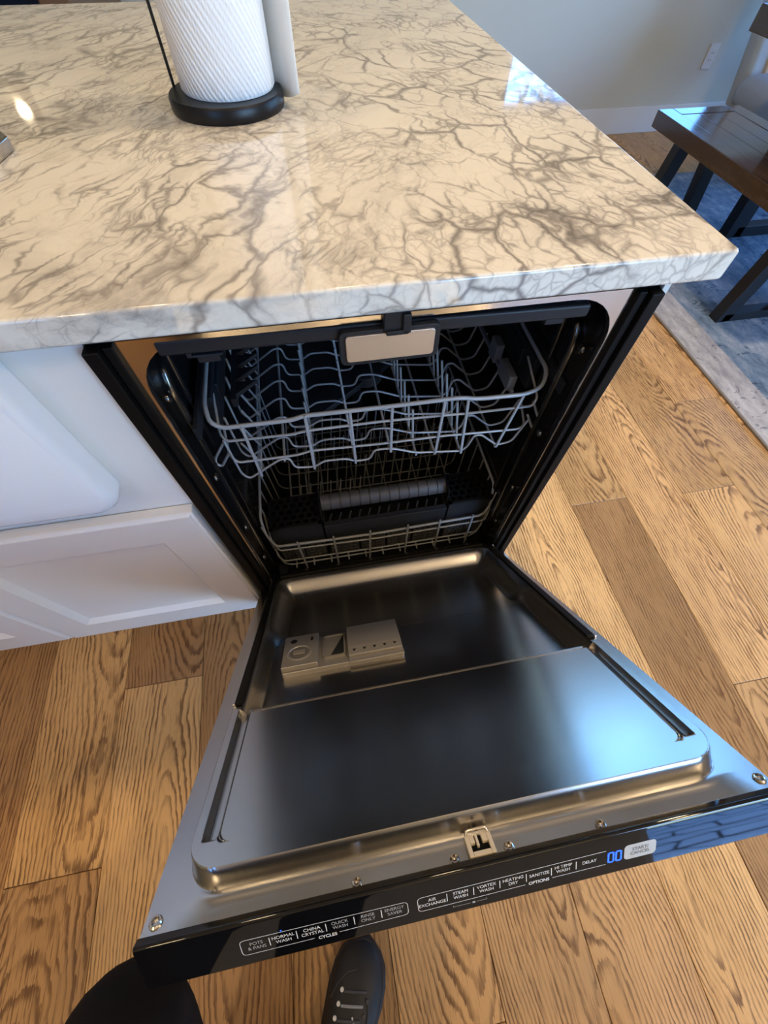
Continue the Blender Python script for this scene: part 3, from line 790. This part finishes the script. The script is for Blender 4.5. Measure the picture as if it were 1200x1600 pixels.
xs = axis(-.2995, .2995, .005, dx_ + [(-b, -a, s) for a, b, s in dx_])
ls = axis(-.055, .6425, .007, [(-.013, .02, .0011), (.186, .218, .0012), (.404, .412, .0005), (.57, .592, .0009), (.592, .621, .0009), (.6215, .63, .003)])
g = G(); nx_ = len(xs)
vs = [D(x, l, height(x, l)) for l in ls for x in xs]
fs = [(j * nx_ + i, j * nx_ + i + 1, (j + 1) * nx_ + i + 1, (j + 1) * nx_ + i) for j in range(len(ls) - 1) for i in range(nx_ - 1)]
g.add(vs, fs)
door = obj('door', g, M['steel'], dw, smooth=45, recalc=False)
if door.data.polygons[0].normal.z < 0: door.data.flip_normals()
door['label'] = 'stamped stainless inner face of the lowered door'
obj('outer_panel', G().box(-.2985, .2985, -.05, .638, -.043, -.0185, D).box(-.2985, -.2925, -.05, .638, -.0185, -.002, D).box(.2925, .2985, -.05, .638, -.0185, -.002, D), M['black'], door, bevel=.002)
for sx_ in (-1, 1):
    X = sorted((sx_ * .2535, sx_ * .2665))
    obj('seal_strip', G().box(X[0], X[1], -.02, .400, .0225, .0285, D), M['gasket'], door, bevel=.002)
    X = sorted((sx_ * .2665, sx_ * .2705))
    obj('seal_edge', G().box(X[0], X[1], .0, .400, .022, .0255, D), M['steel'], door, bevel=.001)
obj('bottom_seal', G().tube([D(-.25, -.022, .024), D(.25, -.022, .024)], .006, 8), M['gasket'], door, smooth=60)
obj('bottom_lip', G().box(-.262, .262, -.052, -.014, .0, .0215, D), M['tub'], door, bevel=.003)
for sx_ in (-1, 1): obj('hinge_arm', G().box(min(sx_ * .276, sx_ * .296), max(sx_ * .276, sx_ * .296), -.09, .03, -.02, -.002, D), M['tub'], dw, bevel=.002)
# screws on the flange
def screw(x, l, r):
    T = lambda a, b, c: D(x + a, l + b, c - (.0020 if abs(x) < .2 else 0))
    s = obj('screw', G().lathe([(r, -.001), (r, .0012), (r * .8, .0024), (r * .62, .0026), (r * .5, -.0006), (.0003, -.0006)], 0, 0, 20, T), M['bright_steel'], door, smooth=35)
    return s
for x, l, r in ((-.116, .632, .0046), (-.026, .632, .0046), (.026, .632, .0046), (.117, .632, .0046), (-.2895, .627, .0055), (.2905, .626, .0055)): screw(x, l, r)
# strike plate in the middle of the flange
g = G()
for a, b, c, d in ((-.0125, -.0085, .6185, .637), (.0085, .0125, .6185, .637), (-.0085, .0085, .633, .637), (-.003, -.0005, .6185, .629), (.003, .0085, .6185, .626), (-.0085, -.004, .6185, .626)): g.box(a, b, c, d, -.001, .0045, D)
obj('latch_strike', g, M['cream'], door, bevel=.0006)
obj('strike_hollow', G().box(-.0086, .0086, .6185, .634, .0003, .0012, D), M['gasket'], door, smooth=0)
obj('strike_loop', G().tube(fillet([D(-.011, .619, .002), D(-.010, .6155, .006), D(.010, .6155, .006), D(.011, .619, .002)], .003, 3), .0013, 8), M['bright_steel'], door, smooth=60)

# detergent and rinse-aid dispenser, standing on the sunken floor
def DD(x, l, n): return D(x, l + .004, n - .0145)
g = G(); g.prism(rrect(-.2185, -.0135, .213, .305, .004, 3), 2, -.002, .009, DD)
dp = obj('dispenser', g, M['dull_steel'], dw, bevel=.0015); dp['label'] = 'worn zinc-coloured detergent dispenser'
g = G(); g.box(-.2185, -.158, .213, .303, .009, .0185, DD); obj('rinse_block', g, M['dull_steel'], dp, bevel=.0016)
def DT(cx, cl, n0): return lambda a, b, c: DD(cx + a, cl + b, n0 + c)
obj('rinse_cap', G().lathe([(.0215, 0), (.0215, .0012), (.0200, .002), (.0178, .0012), (.0165, -.001), (.0165, .0004), (.0160, .0003), (.0155, .0002)], 0, 0, 32, DT(-.190, .268, .0186)), M['dull_steel'], dp, smooth=35)
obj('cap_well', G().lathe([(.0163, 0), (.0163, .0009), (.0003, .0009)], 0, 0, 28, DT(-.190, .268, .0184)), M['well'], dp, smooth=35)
obj('cap_grip', G().box(-.2, -.18, .262, .274, .0190, .0212, DD), M['dull_steel'], dp, bevel=.002)
obj('indicator', G().lathe([(.006, 0), (.006, .0006), (.0035, .0009), (.0004, .0009)], 0, 0, 20, DT(-.202, .231, .0185)), M['black'], dp, smooth=35)
obj('pointer_mark', G().prism([(-.171, .224), (-.167, .226), (-.168, .236), (-.172, .235)], 2, .0185, .0190, DD), M['black'], dp, smooth=0)
# open cup with sloping floor
g = G(); a, b, c, d = -.151, -.111, .219, .285
o1 = rrect(a, b, c, d, .006, 4); i1 = rrect(a + .003, b - .003, c + .003, d - .003, .004, 4)
g.loft([[DD(x, l, .009) for x, l in o1], [DD(x, l, .0125) for x, l in o1], [DD(x, l, .0125) for x, l in i1], [DD(x, l, .0098) for x, l in i1]], cap=False)
obj('cup_rim', g, M['dull_steel'], dp, smooth=35)
obj('cup_floor', G().add([DD(a + .003, c + .003, .0094), DD(b - .003, c + .003, .0112), DD(a + .003, d - .003, .0094), DD(a + .012, d - .003, .0094)], [(0, 3, 1), (0, 2, 3)]), M['dull_steel'], dp, smooth=0, recalc=False)
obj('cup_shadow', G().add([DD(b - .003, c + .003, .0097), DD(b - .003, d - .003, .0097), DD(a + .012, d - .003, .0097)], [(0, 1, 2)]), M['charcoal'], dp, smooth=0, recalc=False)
# sliding lid with drain holes
lid = obj('sliding_lid', G().prism([(.214, .009), (.214, .0195), (.277, .0195), (.296, .0150), (.296, .009)], 0, -.1065, -.0145, DD), M['dull_steel'], dp, bevel=.001, smooth=0)
for k in range(5):
    x = -.096 + .0175 * k
    obj('drain_hole', G().prism([(x - .0028, .2845), (x + .0028, .2845), (x, .2895)], 2, .0171, .01845, DD), M['black'], dp, smooth=0)
obj('lid_ramp', G().box(-.1065, -.0135, .296, .308, .006, .0105, DD), M['dull_steel'], dp, bevel=.001)

# ---- black glass control strip on the door's top edge
g = G(); prof_ = [(.637, .0030), (.6440, .0052), (.6462, .0040), (.6466, .0), (.6466, -.044), (.644, -.046), (.637, -.046)]
g.prism(prof_, 0, -.300, .300, D)
cp = obj('control_panel', g, M['gloss'], dw, bevel=.001); cp['label'] = 'glossy black control strip with white lettering'
NE = .64665
def E2(x, n): return D(x, NE, n)
def text(body, x, n, size, m='white', bold=0.0, sx=1.0, up=.0001):
    cu = bpy.data.curves.new('text', 'FONT'); cu.body = body; cu.size = size; cu.align_x = 'CENTER'; cu.align_y = 'CENTER'; cu.space_line = 1.0; cu.offset = bold
    t = bpy.data.objects.new('text', cu); C.objects.link(t)
    dg = bpy.context.evaluated_depsgraph_get(); me = bpy.data.meshes.new_from_object(t.evaluated_get(dg))
    bpy.data.objects.remove(t); bpy.data.curves.remove(cu)
    b = world_loc(cp)
    for v in me.vertices:
        p = Vector(D(x + v.co.x * sx, NE + up, n + v.co.y)) - b; v.co = p
    me.materials.clear(); me.materials.append(M[m])
    o = bpy.data.objects.new('lettering', me); C.objects.link(o); o.parent = cp
    return o
TS = .0053
for body, x, n, m in (('POTS\n& PANS', -.2055, -.0225, 'grey_print'), ('NORMAL\nWASH', -.183, -.0222, 'white'), ('CHINA\nCRYSTAL', -.1585, -.0222, 'white'), ('QUICK\nWASH', -.1345, -.0222, 'grey_print'), ('RINSE\nONLY', -.110, -.0222, 'grey_print'), ('ENERGY\nSAVER', -.0865, -.0222, 'grey_print'),
                      ('AIR\nEXCHANGE', -.0525, -.0225, 'white'), ('STEAM\nWASH', -.0265, -.0222, 'white'), ('VORTEX\nWASH', -.0025, -.0220, 'white'), ('HEATING\nDRY', .0225, -.0220, 'white'), ('SANITIZE', .0475, -.0215, 'white'), ('HI TEMP\nWASH', .0705, -.0215, 'white'), ('DELAY', .0960, -.0215, 'white')):
    text(body, x, n, TS, m, 0.0, .88)
text('CYCLES', -.1465, -.0325, .0052, 'white', .0001, .9); text('OPTIONS', .0470, -.0305, .0052, 'white', .0001, .9)
text('START/\nCANCEL', .1465, -.0215, .0054, 'dark_print', .0001, .95, .0003)
LT = .0005
def stroke(pts, w=LT, m='white'):
    g = G(); pts = [(x, n) for x, n in pts]
    for (x0, n0), (x1, n1) in zip(pts, pts[1:]):
        dx, dn = x1 - x0, n1 - n0; L = math.hypot(dx, dn) or 1; px, pn = -dn / L * w / 2, dx / L * w / 2
        ex, en = dx / L * w * .4, dn / L * w * .4
        q = [(x0 - ex + px, n0 - en + pn), (x0 - ex - px, n0 - en - pn), (x1 + ex - px, n1 + en - pn), (x1 + ex + px, n1 + en + pn)]
        g.add([D(x, NE + .00012, n) for x, n in q], [(0, 1, 2, 3)])
    return obj('printed_line', g, M[m], cp, smooth=0, recalc=False)
fl2 = lambda pts, r: [(x, n) for x, n, _ in fillet([(x, n, 0) for x, n in pts], r, 3)]
stroke(fl2([(-.158, -.0315), (-.2185, -.0315), (-.2185, -.0135), (-.0745, -.0150), (-.0745, -.0305), (-.136, -.0312)], .004))
stroke(fl2([(.0335, -.0305), (-.0655, -.0315), (-.0655, -.0145), (.1120, -.0130)], .004))
stroke([(.060, -.0300), (.112, -.0300)])
for x in (-.1945, -.1715, -.1465, -.122, -.098, -.039, -.0145, .0100, .0350, .0590, .0830): stroke([(x, -.0175), (x, -.0265)], .0007)
stroke([(-.034, -.0345), (-.034, -.0360), (-.018, -.0360)], .0004, 'grey_print'); stroke([(-.012, -.0360), (-.003, -.0360), (-.003, -.0345)], .0004, 'grey_print')
obj('lock_symbol', G().box(-.0163, -.0137, NE, NE + .0001, -.0372, -.0352, D), M['grey_print'], cp, smooth=0)
# start pad and blue seven-segment display
g = G().add([D(x, NE + .0001, n) for x, n in rrect(.1305, .1625, -.0305, -.0125, .004, 4)], [tuple(range(20))]); obj('touch_pad', g, M['pad'], cp, smooth=0, recalc=False)
bpy.data.objects['touch_pad'].location = Vector(bpy.data.objects['touch_pad'].location) - Vector((0, 0, 0))
def seg7(x0, n0, w, h, t):
    for (a, b) in (((0, h), (w, h)), ((0, 0), (w, 0)), ((0, h / 2 + .0008), (0, h - .0008)), ((0, .0008), (0, h / 2 - .0008)), ((w, h / 2 + .0008), (w, h - .0008)), ((w, .0008), (w, h / 2 - .0008))):
        e = .0011 if a[1] == b[1] else 0
        stroke([(x0 + a[0] + e, n0 + a[1]), (x0 + b[0] - e, n0 + b[1])], t, 'blue')
seg7(.1148, -.0285, .0050, .0118, .0017); seg7(.1224, -.0285, .0050, .0118, .0017)
g = G().add([D(x, NE + .0001, n) for x, n in rrect(-.1842, -.1828, -.0130, -.0116, .0005, 2)], [tuple(range(12))]); obj('indicator_light', g, M['blue'], cp, smooth=0, recalc=False)

# ------------------------------------------------------------------ paper towel holder and roll
pc = Vector((-.155, .463, ZT))
ph = thing('paper_towel_holder', 'black round-based upright paper towel holder standing on the marble', 'holder', pc)
obj('base_disc', G().lathe([(.079, ZT), (.0805, ZT + .003), (.0805, ZT + .015), (.0785, ZT + .018), (.0005, ZT + .018)], pc.x, pc.y, 56), M['black'], ph, smooth=40)
obj('spindle', G().lathe([(.006, ZT + .018), (.006, ZT + .33), (.012, ZT + .335), (.012, ZT + .345), (.001, ZT + .35)], pc.x, pc.y, 16), M['iron'], ph, smooth=40)
obj('tension_arm', G().tube(fillet([(pc.x - .073, pc.y + .02, ZT + .016), (pc.x - .072, pc.y + .02, ZT + .27), (pc.x - .05, pc.y + .012, ZT + .30), (pc.x - .04, pc.y + .01, ZT + .20)], .02, 4), .0021, 8), M['iron'], ph, smooth=60)
rc = Vector((-.150, .468, ZT + .018))
pr = thing('paper_towel_roll', 'white quilted paper towel roll with its loose sheet hanging at the right', 'paper towel', rc)
rr = .0655; z0 = ZT + .0185; z1 = ZT + .30
obj('roll', G().lathe([(.018, z0 + .001), (rr - .003, z0), (rr, z0 + .004), (rr, z1 - .003), (rr - .003, z1), (.018, z1), (.018, z0 + .001)], rc.x, rc.y, 72), M['towel'], pr, smooth=40, loc=rc)
obj('core', G().lathe([(.0175, z0), (.0175, z1 + .001), (.016, z1 + .001), (.016, z0)], rc.x, rc.y, 32), M['paper'], pr, smooth=40)
# loose sheet: leaves the roll at its far right side and hangs free with a soft curl
rows = []
for k in range(15):
    t = k / 14; z = ZT + .004 + (z1 - ZT - .010) * t
    row = []
    for i in range(14):
        s_ = i / 13
        a = R(20 - 16 * (1 - s_)) if i == 0 else R(20)
        bx = rc.x + (rr + .0008) * cos(R(20)); byy = rc.y + (rr + .0008) * sin(R(20))
        ln = .070 * s_
        row.append((bx + ln * (.50 + .06 * s_) + .003 * sin(5 * s_ + 2 * t) - .003 * t * s_, byy - ln * (.95 - .3 * s_) + .002 * sin(7 * t) * s_, z + (.010 * s_ * s_ if k == 0 else 0)))
    rows.append(row)
g = G(); nn = 14
g.add([p for r_ in rows for p in r_], [(j * nn + i, j * nn + i + 1, (j + 1) * nn + i + 1, (j + 1) * nn + i) for j in range(14) for i in range(nn - 1)])
o = obj('loose_sheet', g, M['paper'], pr, smooth=60, recalc=False); sm = o.modifiers.new('solid', 'SOLIDIFY'); sm.thickness = .0006

# brushed steel tray at the far left of the counter
sp = [(-.435, .277), (-.425, .30), (-.418, .345), (-.432, .366), (-.56, .366), (-.575, .345), (-.575, .30), (-.56, .277)]
st = thing('steel_tray', 'brushed steel dish with clipped corners at the left edge of the marble', 'tray', (-.5, .32, ZT))
obj('rim', G().prism(sp, 2, ZT, ZT + .014), M['steel'], st, bevel=.002)
obj('foot', G().prism([(x * .97 - .014, y * .96 + .010) for x, y in sp], 2, ZT, ZT + .001), M['gasket'], st)

# ------------------------------------------------------------------ rug, bench, table, chair
rg = obj('rug', G().box(1.442, 3.9, -.9, 2.42, .0003, .009), M['rug'], loc=(1.442, .6, 0), bevel=.003)
tag(rg, 'faded blue-grey rug with pale border under the dark bench', 'rug')
RZ = .0092
bn = thing('bench', 'low dark wooden bench with black metal legs on the rug', 'bench', (1.84, 1.35, RZ))
bx0, bx1, by_0, by_1, bt, bb = 1.64, 2.06, .78, 1.925, .462, .402
obj('seat_frame', G().box(bx0, bx0 + .075, by_0, by_1, bb, bt).box(bx1 - .075, bx1, by_0, by_1, bb, bt).box(bx0 + .075, bx1 - .075, by_1 - .075, by_1, bb, bt).box(bx0 + .075, bx1 - .075, by_0, by_0 + .075, bb, bt), M['dark'], bn, bevel=.003)
for k in range(3):
    w = (bx1 - bx0 - .15) / 3; obj('seat_board', G().box(bx0 + .0755 + w * k, bx0 + .0745 + w * (k + 1), by_0 + .076, by_1 - .076, bb + .01, bt - .0015), M['dark'], bn, bevel=.0015)
def bar(name, p, q, wx, wy, par, m='iron'):
    """a flat bar between p and q (x,z) at depth y"""
    g = G(); y = p[1]
    g.add([(p[0], y - wy, p[2]), (p[0] + wx, y - wy, p[2]), (p[0] + wx, y + wy, p[2]), (p[0], y + wy, p[2]), (q[0], y - wy, q[2]), (q[0] + wx, y - wy, q[2]), (q[0] + wx, y + wy, q[2]), (q[0], y + wy, q[2])],
          [(0, 3, 2, 1), (4, 5, 6, 7), (0, 1, 5, 4), (1, 2, 6, 5), (2, 3, 7, 6), (3, 0, 4, 7)])
    return obj(name, g, M[m], par, bevel=.002)
for yy in (1.0, 1.80):
    bar('leg', (1.675, yy, RZ), (1.735, yy, bb), .065, .027, bn)
    bar('leg', (1.965, yy, RZ), (1.905, yy, bb), .065, .027, bn)
    obj('foot_rail', G().box(1.70, 2.01, yy - .027, yy + .027, RZ, RZ + .036), M['iron'], bn, bevel=.002)
tb = thing('dining_table', 'dark wooden dining table whose corner shows above the bench', 'table', (2.6, 1.2, RZ))
obj('table_top', G().box(1.945, 3.05, .2, 1.975, .685, .762), M['dark'], tb, bevel=.004)
for yy in (.55, 1.66):
    bar('leg', (2.155, yy, RZ), (2.125, yy, .685), .09, .03, tb)
    bar('leg', (2.85, yy, RZ), (2.88, yy, .685), .09, .03, tb)
    obj('foot_rail', G().box(2.2, 2.90, yy - .03, yy + .03, RZ, RZ + .05), M['iron'], tb, bevel=.002)

ch = thing('upholstered_chair', 'pale upholstered dining chair at the end of the dark table', 'chair', (2.74, 2.45, RZ))
sx0, sx1, sy0, sy1 = 2.55, 3.15, 2.10, 2.58
rings = []
for z, ins in ((.29, .012), (.31, .0), (.37, 0), (.398, .012), (.414, .04), (.420, .1)):
    rings.append([(x, y, z) for x, y in rrect(sx0 + ins, sx1 - ins, sy0 + ins, sy1 - ins, .08 - ins * .3, 5)])
obj('seat', G().loft(rings), M['greyfab'], ch, smooth=60)
def back(x0, x1, yo, th, za, zb, e_, r_):
    rings = []
    for k in range(9):
        z = za + (zb - za) * k / 8; e = e_ * max(0, k - 7); o_ = .46 * (z - .29)
        rings.append([(x + .12 * (z - .29), y + o_, z) for x, y in rrect(x0 + e, x1 - e, yo + e * .3, yo + th - e * .3, r_, 4)])
    return G().loft(rings)
obj('backrest', back(2.595, 3.19, 2.52, .12, .27, .93, .03, .035), M['greyfab'], ch, smooth=60)
obj('back_cushion', back(2.685, 3.10, 2.502, .03, .30, .86, .02, .012), M['beige'], ch, smooth=60)
for x in (sx0 + .12, sx1 - .16):
    for y in (sy0 + .04, sy1 - .03): obj('leg', G().box(x, x + .04, y, y + .04, RZ, .292), M['dark'], ch, bevel=.003)

# outlet on the back wall
ol = thing('wall_outlet', 'pale wall outlet plate low on the grey wall above the baseboard', 'outlet', (2.745, YB, .365))
obj('cover_plate', G().box(2.71, 2.78, YB - .006, YB - .0003, .3075, .4225), M['outlet'], ol, bevel=.002)
obj('receptacle', G().box(2.728, 2.762, YB - .0075, YB - .006, .332, .398), M['outlet'], ol, bevel=.001)
for z in (.350, .382):
    for x in (2.739, 2.751): obj('slot', G().box(x - .0014, x + .0014, YB - .0078, YB - .0074, z - .005, z + .005), M['slot'], ol, smooth=0)

# navy sofa beyond the island
sf = thing('sofa', 'navy sofa with wooden end panel just visible beyond the far counter edge', 'sofa', (-1.6, 2.7, 0))
obj('backrest', G().box(-2.6, -.92, 2.85, 3.05, .25, .82), M['navy'], sf, bevel=.05, seg=4)
obj('seat', G().box(-2.6, -.92, 2.2, 2.86, .2, .46), M['navy'], sf, bevel=.04, seg=4)
obj('end_panel', G().box(-.915, -.80, 2.2, 3.05, .06, .80), M['brown'], sf, bevel=.01)
for x in (-2.5, -.98):
    for y in (2.25, 2.95): obj('leg', G().box(x, x + .05, y, y + .05, 0, .21), M['brown'], sf)

# wall lamp whose reflection glints in the marble
wlm = thing('wall_lamp', 'small glowing wall lamp on the back wall, mirrored in the marble', 'lamp', (-1.51, YB, 1.52))
obj('back_plate', G().box(-1.55, -1.47, YB - .02, YB - .0005, 1.44, 1.60), M['iron'], wlm, bevel=.004)
obj('arm', G().tube([(-1.51, YB - .02, 1.50), (-1.51, YB - .10, 1.50)], .008, 10), M['iron'], wlm, smooth=60)
T = lambda a, b, c: (-1.51 + a, YB - .10 + b, 1.53 + c)
obj('bulb', G().lathe([(.012, -.035), (.02, -.025), (.034, .0), (.03, .02), (.016, .035), (.001, .04)], 0, 0, 24, T), M['bulb'], wlm, smooth=60)

# ------------------------------------------------------------------ the person holding the door with a knee
def skin_body(name, verts, edges, radii, m, parent=None, root=0, sub=2):
    me = bpy.data.meshes.new(name); me.from_pydata(verts, edges, [])
    o = bpy.data.objects.new(name, me); C.objects.link(o)
    o.modifiers.new('skin', 'SKIN'); sk_ = me.skin_vertices[0].data
    for k, r in enumerate(radii):
        sk_[k].radius = (r if isinstance(r, tuple) else (r, r))
    sk_[root].use_root = True
    s_ = o.modifiers.new('sub', 'SUBSURF'); s_.levels = s_.render_levels = sub
    dg = bpy.context.evaluated_depsgraph_get(); me2 = bpy.data.meshes.new_from_object(o.evaluated_get(dg))
    bpy.data.objects.remove(o); bpy.data.meshes.remove(me)
    me2.name = name; me2.materials.clear(); me2.materials.append(m)
    me2.polygons.foreach_set('use_smooth', [True] * len(me2.polygons))
    q = bpy.data.objects.new(name, me2); C.objects.link(q)
    if parent: q.parent = parent
    return q
pv = [(-.26, -1.02, .90), (-.34, -.98, .85), (-.365, -.80, .685), (-.382, -.600, .530), (-.388, -.566, .470), (-.41, -.72, .30), (-.45, -.86, .12),
      (-.18, -1.02, .85), (-.20, -.98, .66), (-.235, -.945, .47), (-.27, -.945, .28), (-.285, -.945, .09), (-.26, -1.03, 1.02)]
pe = [(0, 1), (1, 2), (2, 3), (3, 4), (4, 5), (5, 6), (0, 7), (7, 8), (8, 9), (9, 10), (10, 11), (0, 12)]
prd = [(.14, .11), .095, .083, .066, .062, .062, .05, .095, .085, .068, .062, .052, (.14, .11)]
person = skin_body('person', pv, pe, prd, M['trouser'])
tag(person, 'person in black trousers, knee propping the dishwasher door from below', 'person')

def make_shoe(toe, heel, parent, lift=0.0):
    """black trainer; axis from heel to toe on the floor"""
    tx, ty = toe; hx, hy = heel; L = math.hypot(tx - hx, ty - hy); ux, uy = (tx - hx) / L, (ty - hy) / L; vx, vy = uy, -ux
    def S(a, b, c): return (hx + ux * a + vx * b, hy + uy * a + vy * b, c + lift * max(0, 1 - a / (.65 * L)) ** 1.0)
    secs_ = [(.0, .020, .05, .09), (.012, .031, .07, .10), (.05, .036, .09, .115), (.09, .037, .085, .11), (.13, .040, .06, .092), (.17, .046, .05, .072), (.205, .050, .044, .060), (.235, .049, .036, .050), (.258, .042, .030, .042), (.274, .029, .024, .034), (.284, .012, .018, .026)]
    k = L / .284; rings = []
    for a, w, hs, ht in secs_:
        ring = []
        for q in range(16):
            th = 2 * pi * q / 16; cb_, sb_ = cos(th), sin(th)
            b = w * (abs(cb_) ** .75) * math.copysign(1, cb_); c = .022 + (ht - .022) * max(0, sb_) ** .8 - .008 * max(0, -sb_)
            ring.append(S(a * k, b * 1.0 + .004 * sin(a / .284 * pi), c))
        rings.append(ring)
    up = obj('shoe', G().loft(rings), M['shoe'], parent, smooth=70)
    # sole
    so_ = []
    for z, e in ((.0005, -.002), (.008, .003), (.022, .003), (.026, -.001)):
        left = [S(a * k, (w + e) + .004 * sin(a / .284 * pi), z) for a, w, _, _ in secs_]; right = [S(a * k, -(w + e) + .004 * sin(a / .284 * pi), z) for a, w, _, _ in secs_]
        so_.append(left + [S(.288 * k + e, 0, z)] + right[::-1] + [S(-.004 * k - e, 0, z)])
    obj('sole', G().loft(so_), M['sole'], up, smooth=50)
    # laces across the tongue, eyelets and a seam round the toe
    def top(a, b):
        for (a0, w0, _, h0), (a1, w1, _, h1) in zip(secs_, secs_[1:]):
            if a0 <= a <= a1:
                t = (a - a0) / (a1 - a0); w = w0 + (w1 - w0) * t; h = h0 + (h1 - h0) * t
                cb_ = min(1, abs(b - .004 * sin(a / .284 * pi)) / w) ** (1 / .75); return .022 + (h - .022) * max(0, 1 - cb_ * cb_) ** .4
        return .02
    for j in range(5):
        a = .152 + .0165 * j; w = .019
        obj('lace', G().tube([S((a + .010 * q) * k, -w + 2 * w * q, top(a + .010 * q, -w + 2 * w * q) + .0012) for q in (0, .25, .5, .75, 1)], .0021, 6), M['lace'] if j % 2 else M['seam'], up, smooth=60)
        for sg in (-1, 1):
            zc = top(a, sg * (w + .005))
            obj('eyelet', G().lathe([(.0034, -.001), (.0034, .0014), (.0016, .002)], 0, 0, 10, lambda p, q, c, a=a, sg=sg, w=w, zc=zc: S(a * k + p, sg * (w + .005) + q, zc + c)), M['white'] if sg < 0 else M['seam'], up, smooth=50)
    obj('tongue_stripe', G().tube([S((.196 - .010 * q) * k, .004 + .010 * q, top(.196 - .01 * q, .004 + .01 * q) + .001) for q in (0, 1, 2)], .0014, 6), M['white'], up, smooth=60)
    pts = [(.20, -.040), (.222, -.034), (.240, -.022), (.248, -.006)]
    obj('toe_seam', G().tube([S(a * k, b, top(a, b) + .0003) for a, b in pts], .0009, 6), M['seam'], up, smooth=60)
    pts = [(.15, .034), (.18, .034), (.205, .030), (.222, .022)]
    obj('toe_seam', G().tube([S(a * k, b, top(a, b) + .0004) for a, b in pts], .0009, 6), M['sole'], up, smooth=60)
    return up
s1 = make_shoe((-.158, -.690), (-.295, -.940), person)
s2 = make_shoe((-.435, -.80), (-.47, -1.08), person, .06)

bpy.context.view_layer.update()
